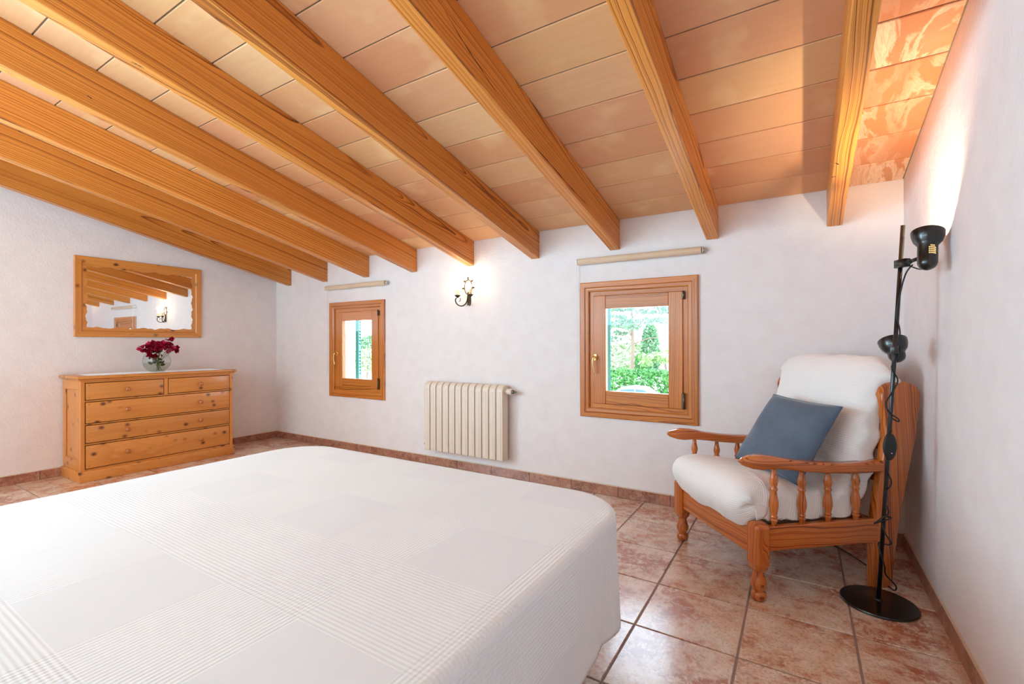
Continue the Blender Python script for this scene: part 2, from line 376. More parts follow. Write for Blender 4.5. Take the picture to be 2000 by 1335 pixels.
# ceiling: mortar slab with clay tiles laid between the beams
ceil = struct(obj('ceiling', prism(B(), [(YR - .2, zc(YR - .2) + .006), (D + WT, zc(D + WT) + .006), (D + WT, zc(D + WT) + .15), (YR - .2, zc(YR - .2) + .15)], XL - WT, XR + WT, 'X'), MORTAR))
BX = [-5.413, -4.713, -4.006, -3.304, -2.589, -1.896, -1.187, -.480, .227]   # right faces of the beams
BW = .08
ang = math.atan(SL); ca = math.cos(ang)
def tile_mesh(name, w_, l_, th, ch, mat):
    bm = B(); a, b = w_ / 2, l_ / 2
    lo = [bm.verts.new((sx_ * a, sy_ * b, -th)) for sx_, sy_ in ((-1, -1), (1, -1), (1, 1), (-1, 1))]
    md = [bm.verts.new((sx_ * a, sy_ * b, -ch)) for sx_, sy_ in ((-1, -1), (1, -1), (1, 1), (-1, 1))]
    up_ = [bm.verts.new((sx_ * (a - ch), sy_ * (b - ch), 0)) for sx_, sy_ in ((-1, -1), (1, -1), (1, 1), (-1, 1))]
    for A_, B_ in ((lo, md), (md, up_)):
        for i in range(4): bm.faces.new((A_[i], A_[(i + 1) % 4], B_[(i + 1) % 4], B_[i]))
    bm.faces.new(up_); bm.faces.new(lo[::-1])
    bmesh.ops.recalc_face_normals(bm, faces=bm.faces[:])
    me = bpy.data.meshes.new(name); bm.to_mesh(me); bm.free(); me.materials.append(mat); return me
random.seed(4)
edges_x = [XL] + [x - BW / 2 for x in BX for _ in (0,)] + [XR]
cache = {}
PITCH = .262
def yd(s): return D - s * ca
for i in range(len(edges_x) - 1):
    x0, x1 = edges_x[i] + .004, edges_x[i + 1] - .004
    w_ = x1 - x0; mat = CLAY_STAINED if i == len(edges_x) - 2 else CLAY
    off = .236 + random.uniform(-.009, .009); s0 = .002
    for k in range(22):
        s1 = off + PITCH * k
        if yd(s1) < YR: break
        L = round(s1 - s0 - .006, 3); key = (round(w_, 3), L, mat.name)
        if key not in cache: cache[key] = tile_mesh('ceiling_tile', w_, L, .012, .003, mat)
        o = bpy.data.objects.new('ceiling_tile', cache[key]); C.objects.link(o); o.parent = ceil
        sm = (s0 + s1) / 2; y = yd(sm)
        o.location = ((x0 + x1) / 2, y, zc(y)); o.rotation_euler = (PI - ang + random.uniform(-.004, .004), random.uniform(-.003, .003), 0)
        s0 = s1
# beams
blab = ['dark end beam running along the left wall above the mirror', 'second ceiling beam from the left wall, dark orange pine',
        'third ceiling beam from the left wall, ending above the small left window blind', 'ceiling beam with its right face lit orange, ending left of the wall light',
        'ceiling beam ending directly above the lit wall light', 'ceiling beam ending above the radiator, right of the wall light',
        'pine ceiling beam with a long dark crack, ending above the left end of the larger blind', 'pine ceiling beam ending above the right end of the larger blind',
        'rightmost ceiling beam, ending above the armchair']
for i, x in enumerate(BX):
    a = -ang
    M = Matrix.Translation((x - BW / 2, D, ZC)) @ Matrix.Rotation(a, 4, 'X'); Mi = M.inverted()
    bm = B(); y1 = YR
    pts = [(D - .001, ZC), (D - .001, ZC - .229), (y1, zc(y1) - .229), (y1, zc(y1))]
    prism(bm, pts, x - BW, x, 'X', .004)
    bmesh.ops.transform(bm, matrix=Mi, verts=bm.verts[:])
    o = obj('ceiling_beam', bm, BEAM); o.matrix_world = M
    tag(o, blab[i], 'beam', 'sloping pine beams under the tiled ceiling')

# cracks, resin pockets and knots that the photograph shows in single beams
FLAW = plain('dark_resin', rgb(62, 26, 10), .6)
def pray(px, py):
    return f + r * ((px - 1000) / 912.82) + u * ((667.5 - py) / 912.82)
def on_side(bi, px, py):
    d = pray(px, py); k = BX[bi] / d.x; return Vector((BX[bi] + .0004, d.y * k, 1.2 + d.z * k))
def on_under(bi, px, py):
    d = pray(px, py); k = (ZC - .229 + SL * D - 1.2) / (d.z + SL * d.y); return Vector((d.x * k, d.y * k, 1.2 + d.z * k - .0004))
beams = [o for o in C.objects if o.name.startswith('ceiling_beam')]; beams.sort(key=lambda o: o.matrix_world.translation.x)
def flaw(name, bi, pts, wd, side):
    """a thin lens along the given points, lying in the beam face"""
    fn = on_side if side else on_under; P_ = cr([fn(bi, *p) for p in pts], 5); n_ = len(P_); bm = B(); rows = []
    nrm_ = Vector((1, 0, 0)) if side else Vector((0, -SL, -1)).normalized()
    for i, p in enumerate(P_):
        d = (P_[min(i + 1, n_ - 1)] - P_[max(i - 1, 0)]).normalized(); ac = nrm_.cross(d)
        w_ = wd * (math.sin(PI * (i + .3) / (n_ - .4)) ** .7) * (.7 + .3 * math.sin(i * 2.1)) / 2
        rows.append([bm.verts.new(p + ac * w_), bm.verts.new(p - ac * w_), bm.verts.new(p - ac * w_ - nrm_ * .002), bm.verts.new(p + ac * w_ - nrm_ * .002)])
    for a, b in zip(rows, rows[1:]):
        for k in range(4): bm.faces.new((a[k], a[(k + 1) % 4], b[(k + 1) % 4], b[k]))
    bm.faces.new(rows[0]); bm.faces.new(rows[-1][::-1])
    bp = beams[bi]; bmesh.ops.transform(bm, matrix=bp.matrix_world.inverted(), verts=bm.verts[:])
    obj(name, bm, FLAW, bp)
flaw('crack', 6, [(868, 20), (905, 82), (938, 132), (975, 190)], .007, True)
flaw('crack', 6, [(1030, 270), (1075, 320), (1120, 372), (1150, 402)], .009, True)
flaw('resin_pocket', 4, [(256, 120), (268, 126), (282, 134)], .010, False)
flaw('resin_pocket', 3, [(170, 186), (180, 193)], .008, True)
flaw('knot', 8, [(1632, 318), (1638, 321)], .010, False)
flaw('knot', 8, [(1624, 346), (1633, 344)], .008, False)

# floor
fl = struct(obj('floor', box(B(), (XL - WT, YR - .2, -.12), (XR + WT, D + WT, -.005)), GROUT))
TS, OX, OY, GAP = .3956, -.6029, 1.9719, .0090
cache = {}
for i in range(-13, 4):
    for j in range(-10, 5):
        x0, x1 = OX + (i - 1) * TS + GAP / 2, OX + i * TS - GAP / 2; y0, y1 = OY + (j - 1) * TS + GAP / 2, OY + j * TS - GAP / 2
        x0, x1, y0, y1 = max(x0, XL), min(x1, XR), max(y0, YR), min(y1, D)
        if x1 - x0 < .02 or y1 - y0 < .02: continue
        key = (round(x1 - x0, 3), round(y1 - y0, 3))
        if key not in cache: cache[key] = tile_mesh('floor_tile', key[0], key[1], .006, .002, FLOORT)
        o = bpy.data.objects.new('floor_tile', cache[key]); C.objects.link(o); o.parent = fl
        o.location = ((x0 + x1) / 2, (y0 + y1) / 2, random.uniform(-.0004, .0004))
# baseboards
BH = .0845
def baseboard(name, kind, joints, lo_, hi_):
    bb = bpy.data.objects.new(name, None); C.objects.link(bb); bb['kind'] = 'structure'
    ed = [lo_] + [j for j in joints if lo_ + .02 < j < hi_ - .02] + [hi_]
    for a, b in zip(ed, ed[1:]):
        a += .0015; b -= .0015
        bm, b2 = B(), B()
        if kind == 'back': lo1, hi1 = (a, D - .010, .001), (b, D, BH - .006); lo2, hi2 = (a, D - .009, BH - .006), (b, D, BH)
        if kind == 'left': lo1, hi1 = (XL, a, .001), (XL + .010, b, BH - .006); lo2, hi2 = (XL, a, BH - .006), (XL + .009, b, BH)
        if kind == 'right': lo1, hi1 = (XR - .010, a, .001), (XR, b, BH - .006); lo2, hi2 = (XR - .009, a, BH - .006), (XR, b, BH)
        o = obj('tile', box(bm, lo1, hi1, .0012), BASET, bb)
        obj('grout_cap', box(b2, lo2, hi2), BASETOP, o)
baseboard('baseboard_back', 'back', [-.81 + TS * k for k in range(-13, 5)], XL + .01, XR - .01)
baseboard('baseboard_left', 'left', [1.332 + TS * k for k in range(-8, 6)], YR, D)
baseboard('baseboard_right', 'right', [2.631 + .42 * k for k in range(-12, 3)], YR, D)

# ------------------------------------------------------------------ windows
def window(name, x0, z0, op, shutter_phi=46):
    W_, H_ = .905, 1.075; x1, z1 = x0 + W_, z0 + H_
    wn_ = bpy.data.objects.new(name, None); C.objects.link(wn_); wn_.location = (x0, D, z0); wn_['kind'] = 'structure'
    cw = .075
    # casing: four mitred boards with a stepped profile
    prof = [(0, 0), (0, -.016), (.006, -.020), (.040, -.020), (.046, -.012), (.068, -.010), (cw, -.004), (cw, .012), (.02, .012), (.02, 0)]
    def board(nm, p0, p1, inward, axis, par=None):
        bm = B(); rows = []
        d = (Vector(p1) - Vector(p0)); L = d.length; d.normalize()
        for end, p in ((0, Vector(p0)), (1, Vector(p1))):
            row = []
            for w__, y in prof:
                q = p + Vector(inward) * w__ + (d * w__ if end == 0 else -d * w__)
                row.append(bm.verts.new((q.x, y - .0005, q.z)))
            rows.append(row)
        n_ = len(prof)
        for i in range(n_): bm.faces.new((rows[0][i], rows[0][(i + 1) % n_], rows[1][(i + 1) % n_], rows[1][i]))
        bm.faces.new(rows[0]); bm.faces.new(rows[1][::-1])
        return obj(nm, bm, WIN[axis], wn_)
    board('casing_board', (0, 0, 0), (W_, 0, 0), (0, 0, 1), 'X'); board('casing_board', (0, 0, H_), (W_, 0, H_), (0, 0, -1), 'X')
    board('casing_board', (0, 0, 0), (0, 0, H_), (1, 0, 0), 'Z'); board('casing_board', (W_, 0, 0), (W_, 0, H_), (-1, 0, 0), 'Z')
    # fixed frame strip, set back
    fw = .032; a, b = cw, cw + fw
    boxo('frame_jamb', (a - .01, .008, a - .01), (b, .06, H_ - a + .01), WIN['Z'], wn_); boxo('frame_jamb', (W_ - b, .008, a - .01), (W_ - a + .01, .06, H_ - a + .01), WIN['Z'], wn_)
    boxo('frame_head', (b, .008, H_ - b), (W_ - b, .06, H_ - a + .01), WIN['X'], wn_); boxo('frame_sill', (b, .008, a - .01), (W_ - b, .06, b), WIN['X'], wn_)
    # sash
    sw = .102; e = b + .002; yf, yb = -.004, .05
    sash = boxo('sash', (e, yf, e), (e + sw, yb, H_ - e), WIN['Z'], wn_, .004)
    boxo('stile', (W_ - e - sw, yf, e), (W_ - e, yb, H_ - e), WIN['Z'], sash, .004)
    boxo('rail', (e + sw - .001, yf + .002, e), (W_ - e - sw + .001, yb, e + sw), WIN['X'], sash, .004); boxo('rail', (e + sw - .001, yf + .002, H_ - e - sw), (W_ - e - sw + .001, yb, H_ - e), WIN['X'], sash, .004)
    g = boxo('pane', (e + sw - .006, .020, e + sw - .006), (W_ - e - sw + .006, .024, H_ - e - sw + .006), GLASS, wn_)
    # handle: rose plus lever pointing down
    zz = 1.085 - z0; hx = cw + fw + .022
    bm = B(); box(bm, (hx - .013, -.012, zz - .028), (hx + .013, -.004, zz + .028), .003)
    h = obj('handle', bm, BRASS, wn_, auto=40)
    obj('lever', tube(B(), cr([(hx, -.010, zz), (hx, -.040, zz), (hx - .006, -.048, zz - .02), (hx - .008, -.048, zz - .07), (hx, -.040, zz - .125)]), [.008 + .002 * math.sin(i / 5) for i in range(33)], 10), BRASS, h, True)
    for zq, hl in ((H_ - e - .055, .05), (e + .005, .11)):
        xq = W_ - e + .004; bm = B(); box(bm, (xq - .012, -.012, zq - .005), (xq + .012, .006, zq + hl), .003)
        hg = obj('hinge', bm, STEEL, wn_)
        obj('hinge_pin', lathe(B(), [(.006, 0), (.006, hl + .01)], 10, Matrix.Translation((xq + .004, -.014, zq - .004))), STEEL, hg, True)
    # white reveal lining of the opening
    ox0, ox1, oz0, oz1 = [op[0] - x0, op[1] - x0, op[2] - z0, op[3] - z0]
    wa, wb2, wc, wd2 = .062, .843, .062, 1.013
    for lo_, hi_ in (((wa, .062, wc), (ox0, WT, wd2)), ((ox1, .062, wc), (wb2, WT, wd2)), ((ox0, .062, oz1), (ox1, WT, wd2)), ((ox0, .062, wc), (ox1, WT + .02, oz0))):
        boxo('reveal_lining', lo_, hi_, REVEAL, wn_)
    # open louvred shutter hinged at the outer left edge
    ph = math.radians(shutter_phi)
    sh_h = oz1 - oz0 + .02; swd = .45
    M = Matrix.Translation((ox0 + .008, WT + .012, oz0 - .01)) @ Matrix.Rotation(PI / 2 + ph, 4, 'Z')
    def shp(nm, lo_, hi_, par=None, bev=.002):
        bm = box(B(), lo_, hi_, bev); bmesh.ops.transform(bm, matrix=M, verts=bm.verts[:]); return obj(nm, bm, TEAL, par or wn_)
    # local x along the panel, y thickness (towards the view), z up
    s0 = shp('shutter', (0, -.036, 0), (.055, 0, sh_h)); shp('shutter_stile', (swd - .055, -.036, 0), (swd, 0, sh_h), s0)
    for zz0, zz1 in ((0, .08), (sh_h * .5 - .03, sh_h * .5 + .03), (sh_h - .08, sh_h)): shp('shutter_rail', (.055, -.034, zz0), (swd - .055, -.002, zz1), s0)
    for lo_z, hi_z in ((.08, sh_h * .5 - .03), (sh_h * .5 + .03, sh_h - .08)):
        n_ = 8
        for k in range(n_):
            zq = lo_z + (k + .5) * (hi_z - lo_z) / n_
            bm = box(B(), (.05, -.004, -.022), (swd - .05, .004, .022), 0)
            bmesh.ops.transform(bm, matrix=M @ Matrix.Translation((0, -.018, zq)) @ Matrix.Rotation(math.radians(-38), 4, 'X'), verts=bm.verts[:])
            obj('slat', bm, TEAL, s0)
    return wn_
window('window_1', -4.665, .593, OPW[0])
window('window_2', -1.517, .608, OPW[1])

# roller blinds
def blind(label, x0, x1, z, chain_len):
    t_ = thing('roller_blind', label, 'blind', (x0, D - .036, z))
    L = x1 - x0; R = Matrix.Rotation(PI / 2, 4, 'Y')
    obj('fabric_roll', lathe(B(), [(.0, .012), (.024, .012), (.0255, .016), (.0255, L - .03), (.024, L - .026), (0, L - .026)], 20, R, False), TAN, t_, auto=50)
    obj('roll_seam', box(B(), (.014, -.0262, -.008), (L - .03, -.0245, -.004)), TAN, t_)
    obj('bracket', box(B(), (L - .022, -.012, -.02), (L - .014, .034, .02), .002), CHROME, t_)
    obj('end_pin', lathe(B(), [(.009, L - .027), (.009, L - .008), (.004, L - .006), (.004, L + .004)], 12, R), CHROME, t_, True)
    w_ = obj('chain_wheel', lathe(B(), [(.012, -.004), (.026, -.004), (.026, .008), (.012, .012)], 20, R), SHELLW, t_, True)
    obj('bracket', box(B(), (-.006, -.01, -.016), (-.002, .034, .016), .001), SHELLW, t_)
    for dy in (-.022, .022):
        obj('pull_chain', tube(B(), [(.002, dy, -.01), (.002, dy * .8, -chain_len * .5), (.002, dy * .5, -chain_len)], .0016, 6), SHELLW, t_)
    return t_
blind('rolled-up tan roller blind above the larger right window', -1.531, -.560, 1.852, 1.04)
blind('rolled-up tan roller blind above the left window, the one nearer the dresser', -4.705, -3.694, 1.840, 1.0)

# ------------------------------------------------------------------ radiator
rad = thing('radiator', 'cream column radiator hung on the back wall between the windows', 'radiator', (-3.104, D, .17))
NS = 12; pitch = .911 / NS; HR = .66
prof = [(-.030, 0.012), (-.020, 0), (-.118, 0), (-.125, .008), (-.125, HR - .055), (-.118, HR - .028), (-.100, HR - .010), (-.075, HR), (-.035, HR), (-.028, HR - .010)]
bm = B(); prism(bm, prof, .005, pitch - .005, 'X', .007, 2)
box(bm, (pitch / 2 - .012, -.1275, .02), (pitch / 2 + .012, -.122, HR - .06), .002)
sec = obj('section', bm, RAD, rad, auto=35)
for k in range(1, NS): dup(sec, rad, (k * pitch, 0, 0))
RY = Matrix.Rotation(PI / 2, 4, 'Y')
obj('header_pipe', lathe(B(), [(.02, .02), (.02, .90)], 14, Matrix.Translation((0, -.075, .05)) @ RY), RAD, rad, True)
obj('header_pipe', lathe(B(), [(.02, .02), (.02, .90)], 14, Matrix.Translation((0, -.075, HR - .06)) @ RY), RAD, rad, True)
vv = obj('valve', lathe(B(), [(.014, 0), (.014, .02), (.024, .022), (.026, .035), (.026, .06), (.02, .07)], 18, Matrix.Translation((.905, -.075, HR - .055)) @ RY), RAD, rad, auto=40)
obj('valve_spindle', lathe(B(), [(.013, .07), (.015, .072), (.015, .088), (.008, .090), (.006, .112)], 14, Matrix.Translation((.905, -.075, HR - .055)) @ RY), STEEL, vv, auto=40)
obj('supply_pipe', tube(B(), cr([(.945, -.075, HR - .055), (.945, -.05, HR - .06), (.945, .0, HR - .06)]), .009, 8), RAD, vv, True)
obj('drain_plug', lathe(B(), [(.012, -.03), (.016, -.028), (.016, -.012), (.010, -.01), (.010, .004)], 14, Matrix.Translation((0, -.075, .05)) @ RY), STEEL, rad, auto=40)
obj('return_pipe', tube(B(), cr([(-.018, -.075, .05), (-.02, -.04, .05), (-.02, 0, .05)]), .008, 8), STEEL, rad, True)
obj('air_vent', lathe(B(), [(.007, -.014), (.009, -.012), (.009, .0), (.006, .004)], 12, Matrix.Translation((0, -.075, HR - .055)) @ RY), STEEL, rad, auto=40)
for x in (.15, .76): obj('wall_bracket', box(B(), (x - .012, -.04, HR - .09), (x + .012, 0, HR - .05), .002), RAD, rad)

# ------------------------------------------------------------------ wall sconce
sx0, sz0 = -2.65, 1.56
sc = thing('wall_sconce', 'wrought iron double candle wall light, lit, between the two windows', 'wall light', (sx0, D, sz0))
# back plate: vertical bar, oval scroll ring and little leaves
obj('backplate', box(B(), (-.017, -.008, -.005), (.017, -.001, .10), .003), IRON, sc)
ring = [(.044 * math.cos(a), -.012, .165 + .068 * math.sin(a)) for a in [2 * PI * k / 28 for k in range(28)]]
obj('ring_scroll', tube(B(), ring, .0045, 7, True), IRON, sc, True)
def leaf_bm(L, W_, curl=.3, n=5):
    bm = B(); rows = []
    for i in range(n + 1):
        s = i / n; ww = W_ * math.sin(PI * min(1, s * .94 + .06)) ** .8 * .5 + .0005
        z = L * s; y = curl * L * s * s
        rows.append([bm.verts.new((-ww, y - ww * .3, z)), bm.verts.new((0, y, z)), bm.verts.new((ww, y - ww * .3, z))])
    for a, b in zip(rows, rows[1:]):
        for k in range(2): bm.faces.new((a[k], a[k + 1], b[k + 1], b[k]))
    bmesh.ops.solidify(bm, geom=bm.faces[:], thickness=.0015)
    return bm
for k in range(5):
    a = math.radians(-50 + 25 * k) if k != 2 else 0
    bm = leaf_bm(.034, .016, .2)
    th_ = math.radians(90 + (k - 2) * 48); p_ = Vector((.044 * math.cos(th_), -.014, .165 + .068 * math.sin(th_)))
    bmesh.ops.transform(bm, matrix=Matrix.Translation(p_) @ Matrix.Rotation(PI / 2 - th_, 4, 'Y'), verts=bm.verts[:])
    obj('leaf', bm, IRON, sc)
for sgn in (-1, 1):
    d = Vector((sgn * .7071, -.7071, 0)); L = .127
    bs = Vector((sgn * .012, -.010, .085))
    def P(a_, z_): return (d.x * a_, d.y * a_ - .004, z_)
    pts = [P(.006, .12), P(.010, .07), P(.020, .025), P(.045, -.005), P(.075, -.012), P(.105, .000), P(.122, .025), P(.124, .048), P(.115, .062)]
    arm = obj('arm', tube(B(), cr(pts, 6), .0058, 8), IRON, sc, True)
    sc.scale = (1, 1, 1)
    obj('curl', tube(B(), cr([P(.085, .062), P(.078, .05), P(.082, .035), P(.092, .03)], 5), .0035, 6), IRON, arm, True)
    ce = Vector(P(.105, 0)); ce.z = 0
    M = Matrix.Translation((ce.x, ce.y, .066))
    cup = obj('candle_cup', lathe(B(), [(.004, -.004), (.012, .002), (.022, .012), (.030, .020), (.029, .022), (.020, .015), (.010, .012)], 8, M), IRON, arm)
    obj('candle', lathe(B(), [(.0125, .013), (.0135, .03), (.0125, .072), (.006, .074)], 14, M), CANDLE, arm, True)
    obj('bulb', lathe(B(), [(.005, .073), (.008, .078), (.0135, .092), (.012, .104), (.006, .118), (.001, .128)], 14, M), FLAME, arm, True)
    light('sconce_bulb_light', 'POINT', (sx0 + ce.x, D + ce.y - .002, sz0 + .066 + .155), SCONCE_W, (1, .74, .44), radius=.02)

# ------------------------------------------------------------------ mirror
mi = thing('wall_mirror', 'pine framed mirror with scalloped inner edge hung over the dresser', 'mirror', (XL, 1.559, 1.267))
MW, MH = 1.078, .758; fw = .062
def mboard(p0, p1, inward, axis):
    prof = [(0, .001), (0, .020), (.004, .024), (.05, .024), (.056, .018), (fw, .016), (fw, .001)]
    bm = B(); rows = []; d = (Vector(p1) - Vector(p0)).normalized()
    for e_, p in ((0, Vector(p0)), (1, Vector(p1))):
        rows.append([bm.verts.new(((p + Vector(inward) * w__ + (d * w__ if e_ == 0 else -d * w__)) + Vector((x, 0, 0)))) for w__, x in prof])
    n_ = len(prof)
    for i in range(n_): bm.faces.new((rows[0][i], rows[0][(i + 1) % n_], rows[1][(i + 1) % n_], rows[1][i]))
    bm.faces.new(rows[0]); bm.faces.new(rows[1][::-1]); return obj('frame_board', bm, DRS[axis], mi)
mboard((0, 0, 0), (0, MW, 0), (0, 0, 1), 'Y'); mboard((0, 0, MH), (0, MW, MH), (0, 0, -1), 'Y')
mboard((0, 0, 0), (0, 0, MH), (0, 1, 0), 'Z'); mboard((0, MW, 0), (0, MW, MH), (0, -1, 0), 'Z')
obj('mirror_glass', box(B(), (.004, fw - .004, fw - .004), (.008, MW - fw + .004, MH - fw + .004)), MIRROR, mi)
# scalloped fretwork strips between frame and glass
def scal(s, ln):
    k = s / ln
    w1 = .014 + .015 * abs(math.sin(k * PI * 5)) + .006 * math.sin(k * PI * 13) ** 2
    return w1 + .018 * (max(0, 1 - min(s, ln - s) / .03)) ** 2
def fret(axis, flip):
    ln = (MW if axis == 'Y' else MH) - 2 * fw; n_ = 80; pts = []; xf = .014 if axis == 'Y' else .0136
    for i in range(n_ + 1):
        s = ln * i / n_; pts.append((s, min(scal(s, ln), .045)))
    poly = [(0, 0)] + pts + [(ln, 0)]
    out = []
    for s, w__ in poly:
        if axis == 'Y': out.append((fw + s, (MH - fw - w__) if flip else (fw + w__)))
        else: out.append(((MW - fw - w__) if flip else (fw + w__), fw + s))
    bm = B(); v0 = []; v1 = []
    # strip of quads from outer edge to scalloped edge
    def outer(s):
        if axis == 'Y': return (fw + s, MH - fw if flip else fw)
        return (MW - fw if flip else fw, fw + s)
    rows = []
    for (s, w__), q in zip(pts, out[1:-1]):
        o_ = outer(s); rows.append([bm.verts.new((xf, *o_)), bm.verts.new((xf, *q)), bm.verts.new((.0085, *q)), bm.verts.new((.0085, *o_))])
    for a, b in zip(rows, rows[1:]):
        for k in range(4): bm.faces.new((a[k], a[(k + 1) % 4], b[(k + 1) % 4], b[k]))
    bm.faces.new(rows[0]); bm.faces.new(rows[-1][::-1])
    obj('scalloped_edge', bm, DRS[axis], mi)
for ax in 'YZ':
    for fl_ in (0, 1): fret(ax, fl_)

# ------------------------------------------------------------------ dresser
YD0 = 1.482; dr = thing('dresser', 'knotty pine chest of drawers against the left wall', 'dresser', (XL, YD0, 0))
LD = 1.270; DX = .450; HT = .918
obj('top', box(B(), (.012, -.030, HT - .024), (DX + .036, LD + .030, HT), .008, 3), DRS['Y'], dr, auto=40)
obj('top_moulding', box(B(), (.012, -.014, HT - .038), (DX + .018, LD + .014, HT - .0245), .005, 2), DRS['Y'], dr, auto=40)
obj('carcass', box(B(), (.014, .020, .03), (DX - .022, LD - .020, HT - .04)), GAP_SHADE, dr)
obj('plinth', box(B(), (.014, -.014, 0), (DX + .016, LD + .014, .094), .006, 2), DRS['Y'], dr, auto=40)
# front frame
fz = [(.0945, .108), (.318, .330), (.492, .502), (.695, .706), (.862, HT - .039)]
obj('front_stile', box(B(), (DX - .022, 0, .0945), (DX, .030, HT - .039), .002), DRS['Z'], dr)
obj('front_stile', box(B(), (DX - .022, LD - .030, .0945), (DX, LD, HT - .039), .002), DRS['Z'], dr)
for a, b in fz: obj('front_rail', box(B(), (DX - .022, .030, a), (DX - .003, LD - .030, b)), DRS['Y'], dr)
obj('drawer_divider', box(B(), (DX - .022, .624, .7065), (DX - .001, .656, .8615)), DRS['Z'], dr)
def drawer(y0, y1, z0, z1, knobs):
    bm = box(B(), (DX - .018, y0, z0), (DX + .004, y1, z1), .004, 2)
    o = obj('drawer', bm, DRS['Y'], dr, auto=40)
    for yk in knobs:
        zk = (z0 + z1) / 2 + .002
        k_ = obj('knob', lathe(B(), [(.010, 0), (.009, .008), (.017, .014), (.0205, .021), (.017, .029), (.008, .033), (0, .034)], 20, Matrix.Translation((DX + .0045, yk, zk)) @ Matrix.Rotation(PI / 2, 4, 'Y'), False), KNOB, o, True)
    for yy in (y0 + .022, y1 - .022):
        for zz in (z0 + .022, z1 - .022):
            pass
    bm = B()
    for yy in (y0 + .020, y1 - .020):
        for zz in (z0 + .020, z1 - .020):
            obj('peg', lathe(B(), [(.004, 0), (.004, .0015), (.002, .002)], 8, Matrix.Translation((DX + .0035, yy, zz)) @ Matrix.Rotation(PI / 2, 4, 'Y')), KNOB, o)
    bm.free()
G = .006
K1, K2 = 1.811 - YD0, 2.428 - YD0
drawer(.030 + G, .624 - G, .706 + G, .862 - G, [K1]); drawer(.656 + G, LD - .030 - G, .706 + G, .862 - G, [K2])
for a, b in ((.502, .695), (.330, .492), (.108, .318)): drawer(.030 + G, LD - .030 - G, a + G, b - G, [K1, K2])
# side panels (frame and recessed panel with moulding)
for sy in (0, 1):
    ya, yb2 = (0, .020) if sy == 0 else (LD - .020, LD)
    for x0, x1 in ((.014, .072), (DX - .085, DX - .0225)): obj('side_stile', box(B(), (x0, ya, .0945), (x1, yb2, HT - .039), .002), DRS['Z'], dr)
    for z0, z1 in ((.0945, .185), (.80, HT - .039)): obj('side_rail', box(B(), (.072, ya, z0), (DX - .085, yb2, z1), .002), DRS['X'], dr)
    pp = (.010, .020) if sy == 0 else (LD - .020, LD - .010)
    obj('side_panel', box(B(), (.072, pp[0], .185), (DX - .085, pp[1], .80)), DRS['Z'], dr)
    q = (.002, .010) if sy == 0 else (LD - .010, LD - .002)
    for lo_, hi_ in (((.072, q[0], .185), (.080, q[1], .80)), ((DX - .093, q[0], .185), (DX - .085, q[1], .80)), ((.080, q[0], .185), (DX - .093, q[1], .193)), ((.080, q[0], .792), (DX - .093, q[1], .80))):
        obj('panel_moulding', box(B(), lo_, hi_, .003), DRS['Z'], dr)

# lace runner with scalloped border
bm = B(); n_ = 60; y0, y1 = 1.56, 2.70; rows = []
for i in range(n_ + 1):
    y = y0 + (y1 - y0) * i / n_; e_ = .008 * abs(math.sin(i / n_ * PI * 30))
    rows.append([bm.verts.new((XL + .075 - e_, y, HT + .0005)), bm.verts.new((XL + .385 + e_, y, HT + .0005)), bm.verts.new((XL + .385 + e_, y, HT + .0025)), bm.verts.new((XL + .075 - e_, y, HT + .0025))])
for a, b in zip(rows, rows[1:]):
    for k in range(4): bm.faces.new((a[k], a[(k + 1) % 4], b[(k + 1) % 4], b[k]))
bm.faces.new(rows[0]); bm.faces.new(rows[-1][::-1])
tag(obj('lace_runner', bm, LACE), 'white lace runner lying on the dresser top', 'runner')

# vase + flowers
vx, vy, vz = XL + .235, 2.128, HT + .003
va = thing('glass_vase', 'round clear glass bowl vase on the dresser, half full of water', 'vase', (vx, vy, vz))
Rv = .118; prof = [(0, .0)]
for k in range(1, 15):
    a = -PI / 2 + k * (PI * .80) / 14 + .18
    prof.append((Rv * math.cos(a), .112 + Rv * math.sin(a)))
prof[0] = (0, .001); prof.insert(1, (.05, .0))
prof = [(0, .0), (.050, 0)] + [(Rv * math.cos(a), .105 + Rv * math.sin(a)) for a in [math.radians(d_) for d_ in range(-62, 62, 8)]]
inner = [(max(rr - .003, 0), z + (.004 if rr < .06 and z < .05 else 0)) for rr, z in prof][::-1]
obj('bowl', lathe(B(), prof + inner, 32, None, False), BOWL, va, True)
wp = [(0, .006), (.046, .006)] + [((Rv - .005) * math.cos(a), .105 + (Rv - .005) * math.sin(a)) for a in [math.radians(d_) for d_ in range(-58, -9, 8)]]
wp.append((0, wp[-1][1])); obj('water', lathe(B(), wp, 32, None, False), WATER, va, auto=50)
bq = thing('bougainvillea_bouquet', 'magenta bougainvillea sprigs standing in the glass bowl vase', 'flowers', (vx, vy, vz))
random.seed(11)
def petals(n, R, name='blossom'):
    bm = B()
    for i in range(n):
        d = Vector((random.uniform(-1, 1), random.uniform(-1, 1), random.uniform(-.8, 1))).normalized()
        t_ = leaf_bm(R * random.uniform(.8, 1.15), R * .95, random.uniform(.2, .6), 3)
        bmesh.ops.transform(t_, matrix=aim(d * R * .15, d) @ Matrix.Rotation(random.uniform(0, 6.28), 4, 'Z'), verts=t_.verts[:])
        merge(bm, t_)
    me = bpy.data.meshes.new(name); bm.to_mesh(me); bm.free(); me.materials.append(PETAL); return me
pm = [petals(9, .036), petals(11, .042)]
